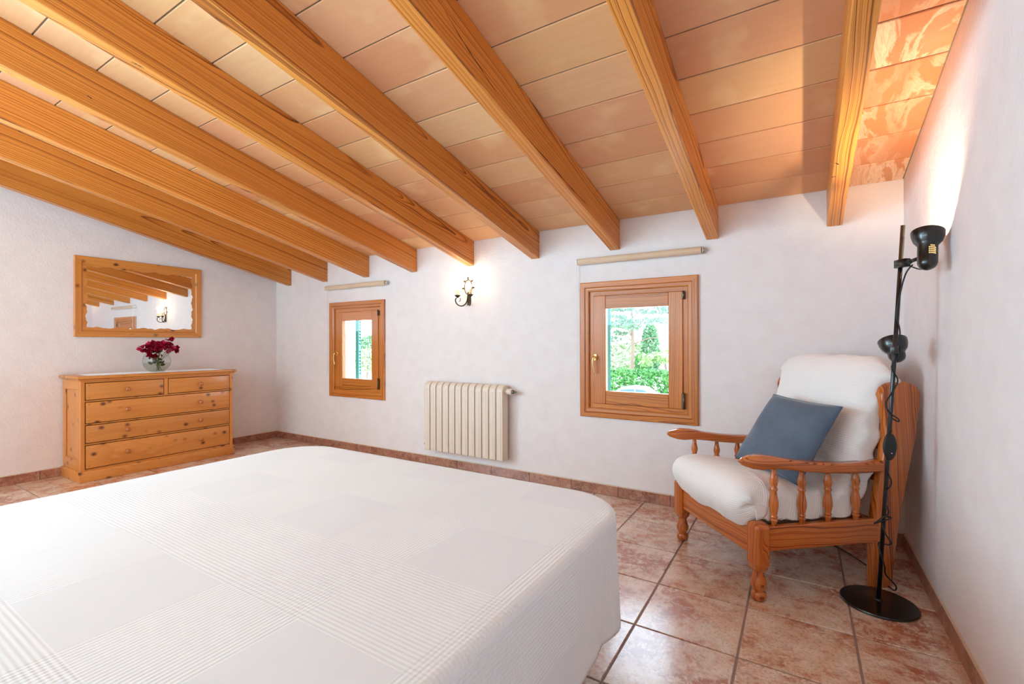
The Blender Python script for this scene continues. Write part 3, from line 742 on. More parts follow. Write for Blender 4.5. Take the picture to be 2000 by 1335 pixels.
# positions seen in the photo: y across (px 265..340), z up (px 715..662)
def at(px, py, dx=0): return (dx, 2.007 + (px - 275) * .0044 - vy, 1.029 - (py - 705) * .00505 - vz)
spots = [(273, 681, .02), (281, 680, .03), (289, 675, 0), (296, 671, .03), (303, 672, -.02), (312, 673, .03), (320, 674, .02), (328, 666, 0), (330, 676, .04), (336, 681, .03), (322, 682, .02), (290, 682, .04), (299, 681, .03), (285, 694, .08), (311, 681, -.01), (306, 676, .04)]
for i, (a, b, dx) in enumerate(spots):
    o = bpy.data.objects.new('blossom', pm[i % 2]); C.objects.link(o); o.parent = bq; o.location = at(a, b, dx); o.rotation_euler = (random.uniform(0, 6), random.uniform(0, 6), random.uniform(0, 6)); o.scale = (1.08,) * 3
for i in range(9):
    a, b, dx = spots[(i * 5) % 16]; e = Vector(at(a, b, dx)); s = Vector((random.uniform(-.03, .03), random.uniform(-.035, .04), .012)); m_ = Vector((e.x * .3, e.y * .25, .11))
    obj('stem', tube(B(), cr([s, m_, e], 6), .0022, 6), STEMG, bq, True)
lm = leaf_bm(.045, .026, .2, 4); me = bpy.data.meshes.new('leaf'); lm.to_mesh(me); lm.free(); me.materials.append(STEMG)
for i in range(34):
    o = bpy.data.objects.new('leaf', me); C.objects.link(o); o.parent = bq
    zz = random.uniform(.03, .20); rr_ = .05 if zz < .12 else .06
    o.location = (random.uniform(-rr_, rr_), random.uniform(-rr_, rr_), zz); o.rotation_euler = (random.uniform(-1.5, 1.5), random.uniform(-1.5, 1.5), random.uniform(0, 6.28))

# ------------------------------------------------------------------ bed and bedspread
bed = thing('bed', 'wide low double bed hidden under the white bedspread', 'bed', (0, 0, 0))
bx0, bx1, by0, by1, bz = -2.49, -.59, -.20, 1.70, .555
obj('mattress', box(B(), (bx0, by0, .34), (bx1, by1, bz), .05, 4), MATTR, bed, auto=50)
obj('bed_base', box(B(), (bx0 + .05, by0 + .05, .16), (bx1 - .06, by1 - .06, .339), .01), CHR['Y'], bed)
for x in (bx0 + .1, bx1 - .1):
    for y in (by0 + .1, by1 - .1): obj('leg', lathe(B(), [(.02, 0), (.028, .139)], 14, Matrix.Translation((x, y, 0))), CHR['Z'], bed, True)
def bedspread():
    ZT = .600; r_ = .024; hem = .205
    x0, x1, y0, y1 = -2.545, -.548, -.25, 1.780
    R0 = .24
    # contour points of rounded rectangle inset by r_ (edge start)
    def contour(off, R, n_c=20, offy=None):
        """closed contour param list; off = outward offset from (x0..)"""
        out = []
        oy_ = off if offy is None else offy
        a0, a1, b0, b1 = x0 - off, x1 + off, y0 - off, y1 + oy_
        cs = [((a1 - R, b1 - R), 0), ((a0 + R, b1 - R), 90), ((a0 + R, b0 + R), 180), ((a1 - R, b0 + R), 270)]
        for (cx, cy), a in cs:
            for k in range(n_c + 1):
                th = math.radians(a + 90 * k / n_c); out.append((cx + R * math.cos(th), cy + R * math.sin(th), th))
        # add straight subdivisions
        res = []
        for i in range(len(out)):
            p, q = out[i], out[(i + 1) % len(out)]; res.append(p)
            if (i + 1) % (n_c + 1) == 0:
                m_ = 40
                for k in range(1, m_): s = k / m_; res.append((p[0] + (q[0] - p[0]) * s, p[1] + (q[1] - p[1]) * s, p[2]))
        return res
    levels = []   # (offset, R, z, drop length)
    N1 = 6
    for k in range(N1 + 1):
        th = (PI / 2) * k / N1; levels.append((-r_ + r_ * math.sin(th), R0 - r_ * (1 - math.sin(th)) * .6, ZT - r_ * (1 - math.cos(th)), r_ * th))
    L = ZT - r_ - hem
    for k in range(1, 25):
        s = k / 24; levels.append((.004 * s, R0 + .10 * s, ZT - r_ - L * s, r_ * PI / 2 + L * s))
    bm = B(); uvl = bm.loops.layers.uv.new('cloth'); rows = []; uvs = []
    base = contour(-r_, R0 - r_ * .6)
    for off, R, z, dl in levels:
        sy_ = max(0, (ZT - r_ - z) / L); ct = contour(off, R, 20, off + .095 * sy_); row = []; ur = []
        s = max(0, (ZT - r_ - z) / L)
        for i, (x, y, th) in enumerate(ct):
            nx, ny = math.cos(th), math.sin(th)
            # soft folds, strongest at the corners
            bxp, byp, _ = base[i]
            cx = min(abs(bxp - x1 + R0), 9); 
            dc = min(math.hypot(x - x1, y - y1), math.hypot(x - x0, y - y1))
            am = .003 + .008 * math.exp(-(dc / .28) ** 2)
            per = i * .55
            dsp = am * s ** .8 * (math.sin(bxp * 23 + byp * 21 + th * 3.2) + .4 * math.sin(bxp * 41 - byp * 37))
            fold = dsp + s * (-.010 * math.exp(-((byp - 1.46) / .045) ** 2) + .003 * math.exp(-((byp - 1.56) / .05) ** 2)) * max(0, math.cos(th)) * (bxp > -1)
            zz = z + (.005 * math.sin(bxp * 7 + byp * 5) * s)
            vv_ = bm.verts.new((x + nx * fold, y + ny * fold, zz)); row.append(vv_); ur.append((bxp + nx * dl, byp + ny * dl))
        rows.append(row); uvs.append(ur)
    n_ = len(rows[0])
    for a in range(len(rows) - 1):
        for i in range(n_):
            j = (i + 1) % n_
            fc = bm.faces.new((rows[a][i], rows[a + 1][i], rows[a + 1][j], rows[a][j]))
            for lp, q in zip(fc.loops, (uvs[a][i], uvs[a + 1][i], uvs[a + 1][j], uvs[a][j])): lp[uvl].uv = q
    # top: shrink rings to the centre, gentle undulation
    prev, pu = rows[0], uvs[0]; cx, cy = (x0 + x1) / 2, (y0 + y1) / 2
    M_ = 14
    for k in range(1, M_ + 1):
        s = 1 - k / (M_ + .4); row = []; ur = []
        for (ux, uy) in uvs[0]:
            x, y = cx + (ux - cx) * s, cy + (uy - cy) * s
            row.append(bm.verts.new((x, y, ZT + .004 * noise.noise(Vector((x * 2.1, y * 2.1, 3))) * (1 if k > 1 else .3)))); ur.append((x, y))
        for i in range(n_):
            j = (i + 1) % n_
            fc = bm.faces.new((prev[j], row[j], row[i], prev[i]))
            for lp, q in zip(fc.loops, (pu[j], ur[j], ur[i], pu[i])): lp[uvl].uv = q
        prev, pu = row, ur
    fc = bm.faces.new(prev[::-1])
    for lp, vq in zip(fc.loops, fc.verts): lp[uvl].uv = (vq.co.x, vq.co.y)
    bmesh.ops.recalc_face_normals(bm, faces=bm.faces[:])
    o = obj('bedspread', bm, SPREAD, None, True)
    so = o.modifiers.new('thick', 'SOLIDIFY'); so.thickness = .004; so.offset = -1
    tag(o, 'large white ribbed cotton bedspread draped over the bed', 'bedspread')
bedspread()

# ------------------------------------------------------------------ armchair
ang_c = math.atan2(-.755, .656)
ch = thing('armchair', 'turned pine armchair under the window corner, covered by a white throw', 'armchair', (-.39, 2.724, 0), ang_c)
def spindle(prof, loc, name, par, mat=CHR['Z'], n=18):
    return obj(name, lathe(B(), prof, n, Matrix.Translation(loc)), mat, par, auto=50)
for s in (-.34, .34):
    sg = 1 if s > 0 else -1
    bm = B(); a = .039; c_ = .013
    oct_ = [(-a + c_, -a), (a - c_, -a), (a, -a + c_), (a, a - c_), (a - c_, a), (-a + c_, a), (-a, a - c_), (-a, -a + c_)]
    # octagonal post with tapered ends
    lv = [(.60, .135), (.86, .150), (1, .175), (1, .340), (.93, .352), (.6, .362)]
    rows = [[bm.verts.new((x * k, y * k, z)) for x, y in oct_] for k, z in lv]
    for r0, r1 in zip(rows, rows[1:]):
        for i in range(8): bm.faces.new((r0[i], r0[(i + 1) % 8], r1[(i + 1) % 8], r1[i]))
    bm.faces.new(rows[0]); bm.faces.new(rows[-1])
    bmesh.ops.translate(bm, vec=(s, 0, 0), verts=bm.verts[:])
    lg = obj('front_leg', bm, CHR['Z'], ch)
    spindle([(.022, 0), (.031, .006), (.034, .022), (.031, .036), (.023, .042), (.024, .046), (.033, .062), (.035, .078), (.030, .100), (.024, .118), (.024, .136)], (s, 0, 0), 'foot', lg)
    obj('side_rail', box(B(), (s - .016, .038, .226), (s + .016, .640, .340), .004), CHR['Y'], ch)
    for tt in (.081, .230, .371, .525):
        zt_ = .612 - .04 * min(1, tt / .3) if tt < .3 else .575
        H0 = .338; h = zt_ - H0 + .004
        pf = [(.011, 0), (.012, .06), (.017, .10), (.012, .13), (.017, .16), (.013, .19), (.017, .26), (.0205, .34), (.020, .42), (.015, .54), (.0125, .60), (.018, .645), (.013, .68), (.0165, .74), (.019, .79), (.016, .86), (.0115, .94), (.011, 1)]
        spindle([(rr, z * h) for rr, z in pf], (s, tt, H0), 'spindle', ch)
    # arm: side profile swept with a taper at the hand end
    tp = [(-.094, .652), (-.080, .664), (-.04, .672), (0, .674), (.06, .668), (.15, .650), (.25, .635), (.36, .624), (.47, .617), (.57, .618), (.650, .625)]
    bt = [(-.094, .640), (-.080, .628), (-.04, .615), (0, .610), (.06, .612), (.15, .602), (.25, .588), (.36, .577), (.47, .571), (.57, .570), (.650, .573)]
    bm = B(); rows = []
    for (ty, tz), (by, bz_) in zip(tp, bt):
        hw = .034 if ty > .02 else .034 - .020 * min(1, (.02 - ty) / .114) ** 1.6
        e_ = .007; cx = s
        rows.append([bm.verts.new(p) for p in ((cx - hw, ty, tz - e_), (cx - hw + e_, ty, tz), (cx + hw - e_, ty, tz), (cx + hw, ty, tz - e_), (cx + hw, by, bz_ + e_), (cx + hw - e_, by, bz_), (cx - hw + e_, by, bz_), (cx - hw, by, bz_ + e_))])
    for r0, r1 in zip(rows, rows[1:]):
        for i in range(8): bm.faces.new((r0[i], r0[(i + 1) % 8], r1[(i + 1) % 8], r1[i]))
    bm.faces.new(rows[0]); bm.faces.new(rows[-1])
    obj('armrest', bm, CHR['Y'], ch, auto=50)
    post = [(.607, 0), (.715, 0), (.725, .10), (.758, .321), (.812, .55), (.857, .735), (.884, .930), (.880, .955), (.862, .980), (.835, .996), (.803, 1.004), (.765, 1.008), (.729, 1.005), (.700, .996), (.675, .975), (.662, .945), (.664, .90), (.690, .80), (.672, .66), (.645, .50), (.612, .30)]
    post = [(a_, b_) for a_, b_ in post]
    obj('back_post', prism(B(), post, s - .019 - (.004 if sg > 0 else -.004), s + .019 - (.004 if sg > 0 else -.004), 'X', .004, 2), CHR['Z'], ch, auto=40)
obj('front_rail', box(B(), (-.301, -.018, .198), (.301, .016, .328), .004), CHR['X'], ch)
obj('rear_rail', box(B(), (-.32, .620, .226), (.32, .650, .330), .004), CHR['X'], ch)
obj('seat_panel', box(B(), (-.322, .017, .29), (.322, .62, .305)), CHR['X'], ch)
for z in (.50, .66, .82): obj('back_slat', box(B(), (-.318, .70 + (z - .5) * .12, z), (.318, .72 + (z - .5) * .12, z + .06), .004), CHR['X'], ch)
obj('seat_cushion', box(B(), (-.285, .0, .306), (.285, .50, .440), .04, 3), CUSH, ch, auto=60)
bm = box(B(), (-.29, -.05, 0), (.29, .05, .56), .035, 3); bmesh.ops.transform(bm, matrix=Matrix.Translation((0, .625, .47)) @ Matrix.Rotation(math.radians(-12), 4, 'X'), verts=bm.verts[:])
obj('back_cushion', bm, CUSH, ch, auto=60)

# white throw over seat and back
path = [(-.030, .322), (-.052, .350), (-.082, .400), (-.090, .445), (-.072, .490), (-.030, .516), (.05, .520), (.16, .506), (.30, .486), (.41, .476), (.475, .500), (.510, .56), (.545, .68), (.585, .82), (.625, .95), (.660, 1.04), (.700, 1.095), (.745, 1.112), (.790, 1.098), (.815, 1.05), (.820, .97), (.815, .88)]
P = cr([(0, a_, b_) for a_, b_ in path], 7); n_p = len(P)
cum = [0]
for a_, b_ in zip(P, P[1:]): cum.append(cum[-1] + (b_ - a_).length)
NSX = 64; bm = B(); uvl = bm.loops.layers.uv.new('UVMap'); rows = []; uvr = []
i_knee = 10 * 7
for j, p in enumerate(P):
    a_ = P[max(j - 1, 0)]; b_ = P[min(j + 1, n_p - 1)]; d = (b_ - a_).normalized(); inn = Vector((0, d.z, -d.y))  # inward normal
    q = j / 7.0
    # half width along the path and skirt drop
    if q < 4.5: wd = .325 - .02 * (1 - min(1, q / 3)); drop = .05 + .09 * min(1, q / 4)
    elif q < 10: wd = .322 ; drop = .135
    elif q < 12: wd = .320 ; drop = .10
    else: wd = .318 if q < 14 else .318 + .03 * min(1, (q - 14) / 1.5); drop = .09
    if q >= 15:   # rounded shoulders
        wd = .348 - .055 * min(1, (q - 15) / 2.2) ** 2 + (0 if q < 18 else .02); drop = .08
    if q > 18: drop = .02
    rr_ = .055 if q < 11 else .05
    row = []; ur = []
    for i in range(NSX + 1):
        uu = (i / NSX * 2 - 1); s_ = abs(uu) * (wd + drop); sg = 1 if uu >= 0 else -1
        if s_ < wd - rr_: off, dn = s_, 0
        elif s_ < wd - rr_ + rr_ * PI / 2:
            th = (s_ - (wd - rr_)) / rr_; off, dn = wd - rr_ + rr_ * math.sin(th), rr_ * (1 - math.cos(th))
        else: off, dn = wd, rr_ + (s_ - (wd - rr_ + rr_ * PI / 2))
        crown = .018 * (1 - (off / wd) ** 2)
        x = sg * off; pos = Vector((x, p.y, p.z)) + inn * (dn - crown)
        # folds
        nz = noise.noise(Vector((x * 5, cum[j] * 5, 1.3))) * .010 + noise.noise(Vector((x * 15, cum[j] * 3, 7))) * .005
        if q > 11: nz += .006 * math.sin(x * 34 + 2 * noise.noise(Vector((x * 3, cum[j] * 2, 0)))) * (1 if x > -.05 else .3) * (1 if q < 16 else .3)
        if 6 < q < 12: nz += .010 * max(0, (x - .05) / .3) * math.sin(cum[j] * 60 + x * 25)
        pos -= inn * nz
        if dn > .03: pos.x += sg * (.008 * math.sin(cum[j] * 38) + .006 * noise.noise(Vector((cum[j] * 20, dn * 10, sg))))
        if q < 10 and dn > rr_:
            zmin = .346 if .03 < pos.y else .330
            pos.z = max(pos.z, zmin + .008 * math.sin(cum[j] * 31) ** 2); pos.x = sg * min(abs(pos.x), .322)
        if q < 4 : pos.z = max(pos.z, .325 + .01 * math.sin(x * 18))
        row.append(bm.verts.new(pos)); ur.append((sg * s_, cum[j]))
    rows.append(row); uvr.append(ur)
for j in range(n_p - 1):
    for i in range(NSX):
        fc = bm.faces.new((rows[j][i], rows[j][i + 1], rows[j + 1][i + 1], rows[j + 1][i]))
        for lp, q_ in zip(fc.loops, (uvr[j][i], uvr[j][i + 1], uvr[j + 1][i + 1], uvr[j + 1][i])): lp[uvl].uv = q_
o = obj('throw_blanket', bm, THROW, None, True); o.location = (-.39, 2.724, 0); o.rotation_euler = (0, 0, ang_c)
so = o.modifiers.new('thick', 'SOLIDIFY'); so.thickness = .005; so.offset = 0
tag(o, 'white ribbed throw blanket covering the armchair seat and back', 'blanket')

# blue cushion leaning on the chair back
pc = thing('throw_pillow', 'slate blue velvet throw pillow leaning on the armchair back', 'pillow', (-.39, 2.724, 0), ang_c)
BL, BR, TL, TR = Vector((-.183, .25, .530)), Vector((.298, .25, .505)), Vector((-.117, .45, .898)), Vector((.300, .492, .880))
nrm = ((BR - BL).cross(TL - BL)).normalized()
if nrm.y > 0: nrm = -nrm
def pil(x, y, side, T=.062):
    xx = x * (1 - .045 * (1 - y * y)); yy = y * (1 - .045 * (1 - x * x))
    a_, b_ = (xx + 1) / 2, (yy + 1) / 2
    p = (BL * (1 - a_) + BR * a_) * (1 - b_) + (TL * (1 - a_) + TR * a_) * b_
    h = T * ((1 - x ** 4) * (1 - y ** 4)) ** .55
    w_ = .006 * noise.noise(Vector((x * 2.2, y * 2.2, side))) * (1 - (x * y) ** 2)
    return p + nrm * side * (h + w_ * (h / T))
NG = 28; bm = B(); grid = {}
for side in (1, -1):
    for i in range(NG + 1):
        for j in range(NG + 1):
            bd = i in (0, NG) or j in (0, NG)
            k = (i, j, 0 if bd else side)
            if k in grid: continue
            fx, fy = math.sin((i / NG - .5) * PI), math.sin((j / NG - .5) * PI)
            grid[k] = bm.verts.new(pil(fx, fy, 0 if bd else side))
for side in (1, -1):
    for i in range(NG):
        for j in range(NG):
            vs = []
            for a_, b_ in ((i, j), (i + 1, j), (i + 1, j + 1), (i, j + 1)):
                bd = a_ in (0, NG) or b_ in (0, NG); vs.append(grid[(a_, b_, 0 if bd else side)])
            bm.faces.new(vs)
obj('pillow_body', bm, BLUE, pc, True)
loop = []
for k in range(80):
    s = k / 80 * 4
    if s < 1: q = (-1 + 2 * s, -1)
    elif s < 2: q = (1, -1 + 2 * (s - 1))
    elif s < 3: q = (1 - 2 * (s - 2), 1)
    else: q = (-1, 1 - 2 * (s - 3))
    loop.append(pil(q[0], q[1], 0))
obj('piping', tube(B(), loop, .0042, 7, True), BLUE2, pc, True)

# ------------------------------------------------------------------ floor lamp
lp = thing('floor_lamp', 'black two-headed floor lamp beside the armchair, upper head lit', 'floor lamp', (.305, 2.712, 0))
O_ = Vector((.305, 2.712, 0))
obj('base', lathe(B(), [(.128, 0), (.146, .001), (.148, .006), (.145, .011), (.10, .015), (.03, .018), (.018, .019), (.016, .026), (0, .026)], 56), BLACKP, lp, auto=35)
p0 = Vector((0, 0, .02)); p1 = Vector((.388, 2.645, 1.712)) - O_
obj('pole', tube(B(), [p0, p0.lerp(p1, .5), p1], .0085, 14), BLACKP, lp, True)
def onp(z): return p0.lerp(p1, (z - p0.z) / (p1.z - p0.z))
def head(rim, tail, lit, clampz):
    rim = Vector(rim) - O_; tail = Vector(tail) - O_; ax = (rim - tail).normalized(); L = (rim - tail).length
    M = aim(tail, ax)
    prof = [(0, 0), (.014, .003), (.026, .012), (.032, .026), (.033, .040), (.033, L - .062), (.037, L - .056), (.048, L - .040), (.0545, L - .018), (.056, L), (.0545, L), (.046, L - .036), (.034, L - .056), (.030, L - .06), (.030, .04), (0, .03)]
    h = obj('lamp_head', lathe(B(), prof, 36, M, False), BLACKP, lp, auto=50)
    obj('bulb', lathe(B(), [(.012, .035), (.014, L - .105), (.022, L - .085), (.027, L - .070), (.028, L - .060), (.022, L - .050), (0, L - .046)], 28, M, False), HALO if lit else SHELLW, h, True)
    c = onp(clampz); side = (rim.lerp(tail, .55) - c); side.z *= .3; sd = side.normalized()
    Mc = Matrix.Translation(c) @ Vector((sd.x, sd.y, 0)).to_track_quat('X', 'Z').to_matrix().to_4x4()
    cl = obj('clamp', box(B(), (-.022, -.014, -.018), (.040, .014, .018), .003, 2, Mc), BLACKP, lp, auto=40)
    j = Mc @ Vector((.045, 0, 0)); k = rim.lerp(tail, .62); e_ = k - (k - j).normalized() * .030
    obj('joint', tube(B(), [j - Vector((0, 0, 0)), j.lerp(e_, .5), e_], .008, 10), BLACKP, cl, True)
    obj('joint_knob', lathe(B(), [(.010, -.018), (.012, -.016), (.012, .016), (.010, .018)], 14, Matrix.Translation(j) @ Matrix.Rotation(PI / 2, 4, 'X')), BLACKP, cl, auto=40)
    return h, M, L, ax, tail, rim
h, M, L, ax, tail, rim = head((.4545, 2.556, 1.655), (.442, 2.497, 1.494), True, 1.545)
# lit vent grille facing the room
vents = []; vd = (M.inverted().to_3x3() @ Vector((math.cos(math.radians(-74)), math.sin(math.radians(-74)), 0))); vth = math.degrees(math.atan2(vd.y, vd.x))
for rr_i in range(5):
    for cc in range(5):
        if rr_i == 4 and cc in (0, 4): continue
        th = math.radians(vth + (cc - 2) * 9); z = L - .112 + rr_i * .0085
        bm = box(B(), (-.0018, -.0014, -.0022), (.0012, .0014, .0022)); bmesh.ops.transform(bm, matrix=M @ Matrix.Rotation(th, 4, 'Z') @ Matrix.Translation((.033, 0, z)), verts=bm.verts[:]); vents.append(bm)
for bm in vents: obj('vent_hole', bm, VENT, h)
light('floor_lamp_reflector', 'SPOT', O_ + rim - ax * .034, 12, (1, .80, .54), radius=.015, rot=ax.to_track_quat('-Z', 'Y').to_euler())
sl_ = bpy.data.lights['floor_lamp_reflector']; sl_.spot_size = math.radians(120); sl_.spot_blend = 1
lt = light('floor_lamp_light', 'POINT', O_ + rim - ax * .036, LAMP_W, (1, .80, .54), radius=.012)
head((.366, 2.770, 1.205), (.381, 2.712, 1.112), False, 1.165)
# cable wound round the pole, with an oval foot switch
cp = []
ctl = [(1.535, .02, -.04), (1.50, .01, -.02), (1.42, -.004, -.015), (1.32, -.013, -.013), (1.25, .005, -.014), (1.15, .012, -.01), (1.09, -.016, -.008), (1.03, .012, -.012), (.97, -.012, -.01), (.93, -.040, -.02), (.89, -.030, -.028), (.86, .018, -.02), (.845, .028, -.01), (.86, .006, .015), (.83, .008, .014), (.80, .0, -.013)]
def offp(z, a_, b_): return onp(z) + Vector((.852, .524, 0)) * a_ + Vector((-.524, .852, 0)) * b_
obj('cable', tube(B(), cr([offp(*q) for q in ctl], 6), .0032, 7), RUBBER, lp, True)
obj('cable', tube(B(), cr([offp(1.535, .03, -.01), offp(1.515, .06, -.035), Vector((.442, 2.500, 1.50)) - O_ + Vector((-.0, -.03, .002))], 6), .0025, 6), RUBBER, lp, True)
sw_c = offp(.735, -.012, -.022)
Ms = Matrix.Translation(sw_c) @ Vector((.524, -.852, 0)).to_track_quat('Y', 'Z').to_matrix().to_4x4() @ Matrix.Diagonal((.030, .012, .062, 1))
bm = B(); bmesh.ops.create_uvsphere(bm, u_segments=24, v_segments=14, radius=1); bmesh.ops.transform(bm, matrix=Ms, verts=bm.verts[:])
sw = obj('switch', bm, RUBBER, lp, True)
obj('switch_button', lathe(B(), [(.0035, 0), (.003, .003), (0, .004)], 10, Matrix.Translation(sw_c) @ aim(Vector((0, 0, 0)), (.524, -.852, 0)) @ Matrix.Translation((0, -.028, .0085))), CHROME, sw, True)
ctl2 = [(.675, -.016, -.015), (.62, -.008, -.013), (.58, .012, -.012), (.55, .014, -.008), (.52, -.012, -.01), (.47, .012, .01), (.43, .010, -.012), (.415, -.03, -.03), (.395, -.062, -.035), (.385, -.055, -.02), (.395, -.01, -.015), (.405, .028, -.01), (.40, .01, .012), (.36, -.010, -.012), (.325, .006, -.014), (.29, .034, -.01), (.275, .028, .004), (.28, -.006, .013), (.24, -.012, -.010), (.18, .008, -.013), (.13, .035, .010)]
pts = [offp(*q) for q in ctl2]
pts += [Vector((.072, .07, .07)), Vector((.075, .14, .018)), Vector((.055, .22, .005))]
obj('cable', tube(B(), cr(pts, 6), .0032, 7), RUBBER, lp, True)
obj('cable', tube(B(), cr([(.055, .22, .005), (.03, .34, .0045), (-.03, .47, .0045), (-.13, .62, .0045), (-.30, .74, .0045), (-.5, .775, .006)], 8), .0032, 7), RUBBER, lp, True)

# ------------------------------------------------------------------ garden outside
GZ = -2.6
g = struct(obj('ground', box(B(), (-140, D + .6, GZ - .3), (60, 120, GZ)), GRAVEL))
def foliage(name, cx, cy, cz, rx, ry, rz, n, size, mat, parent, seed=1, clump=0):
    random.seed(seed); vs, fs = [], []
    cl = [(random.uniform(-.8, .8), random.uniform(-.8, .8), random.uniform(-.9, .9)) for _ in range(clump)] if clump else None
    for i in range(n):
        while True:
            p = Vector((random.uniform(-1, 1), random.uniform(-1, 1), random.uniform(-1, 1)))
            if p.length < 1: break
        if cl:
            c = cl[i % clump]; q = Vector(c) + Vector((p.x * .34, p.y * .34, p.z * .14))
        else: q = p.normalized() * (.55 + .45 * random.random() ** .5)
        o_ = Vector((cx + q.x * rx, cy + q.y * ry, cz + q.z * rz)); s_ = size * random.uniform(.6, 1.3)
        a_ = Vector((random.uniform(-1, 1), random.uniform(-1, 1), random.uniform(-1, 1))).normalized() * s_; b_ = a_.orthogonal().normalized() * s_ * .6
        k = len(vs); vs += [o_ - a_, o_ + b_, o_ + a_, o_ - b_]; fs.append((k, k + 1, k + 2, k + 3))
    me = bpy.data.meshes.new(name); me.from_pydata([tuple(v_) for v_ in vs], [], fs); me.validate()
    o = link(name, me, mat, parent); o['kind'] = 'stuff'; return o
def tree(name, label, x, y, trunk_h, tr, blobs, mat, cat='tree', group=None, seed=1, leaf=.16, branches=0):
    t_ = thing(name, label, cat, (x, y, GZ), 0, group)
    random.seed(seed)
    tk = obj('trunk', tube(B(), [(0, 0, 0), (tr, 0, trunk_h * .5), (0, tr, trunk_h)], [tr, tr * .8, tr * .45], 9), BARK, t_, True)
    for k in range(branches):
        a_ = k * 2.4; z = trunk_h * (.5 + .48 * k / branches); R_ = 2.4 * (1 - .5 * k / branches)
        obj('branch', tube(B(), [(0, 0, z), (R_ * .5 * math.cos(a_), R_ * .5 * math.sin(a_), z + .5), (R_ * math.cos(a_), R_ * math.sin(a_), z + .6)], [tr * .35, tr * .25, tr * .1], 6), BARK, t_)
    for k, (cx, cy, cz, rx, ry, rz, n, cl) in enumerate(blobs):
        foliage('foliage', cx, cy, cz, rx, ry, rz, n, leaf, mat, t_, seed * 7 + k, cl)
    return t_
def ray(px, py, Y):  # world point at distance Y (helper used to lay the garden out in plan)
    d = f + r * ((px - 1000) / 912.82) + u * ((667.5 - py) / 912.82); s = Y / d.y; return Vector((d.x * s, Y, 1.2 + d.z * s))
# seen through the right-hand window
q = ray(1232, 670, 34); tree('pine_tree', 'tall open pine seen in the left of the right window', q.x, 34, 7.2, .16, [(0, 0, 5.4, 2.6, 2.6, 1.6, 1500, 22), (0, 0, 7.4, 2.0, 2.0, .9, 500, 10)], LEAF1, seed=3, leaf=.15, branches=9)
q = ray(1270, 690, 38); tree('cypress_tree', 'slim dark cypress in the middle of the right window', q.x, 38, 4.0, .12, [(0, 0, 3.0, .72, .72, 2.6, 1800, 0)], LEAF2, seed=5, leaf=.14)
q = ray(1298, 700, 30); tree('broadleaf_tree', 'pale green broadleaf tree at the right of the right window', q.x, 30, 2.8, .12, [(0, 0, 2.5, 1.35, 1.2, 1.5, 900, 14)], LEAF3, seed=6, leaf=.14)
q = ray(1222, 720, 40); tree('olive_tree', 'pale silvery bush behind the hedge in the right window', q.x, 40, 2.0, .12, [(0, 0, 2.4, 3.6, 1.2, 1.5, 2600, 0)], LEAF5, seed=7, leaf=.17)
q = ray(1246, 735, 32); tree('laurel_bush', 'small bright green bush beside the cypress in the right window', q.x, 33, 2.2, .06, [(0, 0, 2.4, .5, .4, .7, 500, 0)], LEAF4, 'bush', seed=8, leaf=.11)
hd = thing('garden_hedge', 'clipped bright green hedge behind the parked car', 'hedge', (ray(1236, 730, 27).x, 27, GZ))
foliage('foliage', 0, 0, 1.05, 9.0, .55, 1.25, 13000, .10, LEAF4, hd, 12)
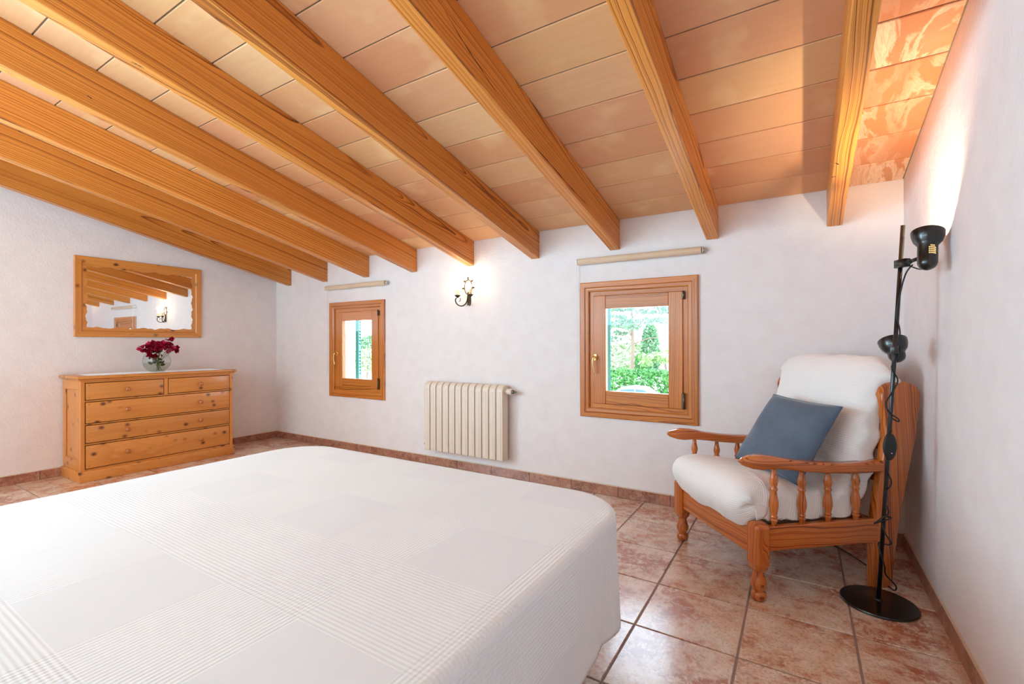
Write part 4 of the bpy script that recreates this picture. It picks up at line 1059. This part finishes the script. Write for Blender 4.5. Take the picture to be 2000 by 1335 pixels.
# seen through the left-hand window
for k, (px, Y, hgt, lm_, nm) in enumerate([(716, 30, 2.2, LEAF5, 'pale bush seen through the left window near the shutter'), (722, 44, 3.3, LEAF2, 'dark distant tree seen through the left window edge')]):
    q = ray(px, 670, Y); tree('garden_bush' if k == 0 else 'distant_tree', nm, q.x, Y, hgt, .1, [(0, 0, hgt, 1.7, 1.4, hgt * .5, 1500, 0)], lm_, 'bush' if k == 0 else 'tree', seed=20 + k, leaf=.15)
dtr = None
vs_, fs_ = [], []
random.seed(77)
for rx_, Y, hh_ in [(-.98, 44, 5), (-.86, 40, 6.5), (-.72, 46, 6), (-.60, 42, 7), (-.49, 46, 5.5), (-.12, 42, 6), (.0, 46, 7), (.14, 40, 5.5), (.3, 46, 6.5), (.5, 42, 6)]:
    for k in range(1500):
        p = Vector((random.gauss(0, 1), random.gauss(0, 1), random.gauss(0, 1))).normalized() * random.uniform(.6, 1)
        o_ = Vector((rx_ * Y + p.x * 2.6, Y + p.y * 2, GZ + hh_ * .55 + p.z * hh_ * .5)); a_ = Vector((random.uniform(-1, 1), random.uniform(-1, 1), random.uniform(-1, 1))).normalized() * .24; b_ = a_.orthogonal() * .6
        k_ = len(vs_); vs_ += [o_ - a_, o_ + b_, o_ + a_, o_ - b_]; fs_.append((k_, k_ + 1, k_ + 2, k_ + 3))
me = bpy.data.meshes.new('distant_foliage'); me.from_pydata([tuple(q_) for q_ in vs_], [], fs_); o = link('distant_foliage', me, LEAF3); o['kind'] = 'stuff'
o['label'] = 'pale distant tree foliage at the edges of the garden'; o['category'] = 'foliage'
# parked car
q = ray(1243, 760, 24.5)
car = thing('parked_car', 'white car parked on pale gravel outside the right window', 'car', (q.x, 24.5, GZ), math.radians(8))
body = [(-2.15, .35), (-2.2, .62), (-2.05, .86), (-1.25, .97), (1.35, .98), (2.0, .88), (2.12, .6), (2.1, .35)]
obj('body', prism(B(), body, -.85, .85, 'Y', .08, 3), CARW, car, auto=40)
cab = [(-1.45, .95), (-.75, 1.42), (-.2, 1.5), (.55, 1.46), (1.30, .96)]
obj('cabin', prism(B(), cab, -.70, .70, 'Y', .08, 3), CARW, car, auto=40)
for sy in (-.705, .705):
    obj('side_window', prism(B(), [(-1.12, 1.0), (-.68, 1.36), (-.15, 1.42), (.0, 1.42), (.0, 1.0)], sy - .01, sy + .01, 'Y'), CARG, car)
    obj('side_window', prism(B(), [(.06, 1.0), (.06, 1.42), (.50, 1.38), (.98, 1.0)], sy - .01, sy + .01, 'Y'), CARG, car)
    for wx in (-1.35, 1.3):
        obj('wheel', lathe(B(), [(.16, -.1), (.31, -.1), (.33, -.06), (.33, .06), (.31, .1), (.16, .1)], 24, Matrix.Translation((wx, sy * 1.13, .33)) @ Matrix.Rotation(PI / 2, 4, 'X')), TYRE, car, auto=40)
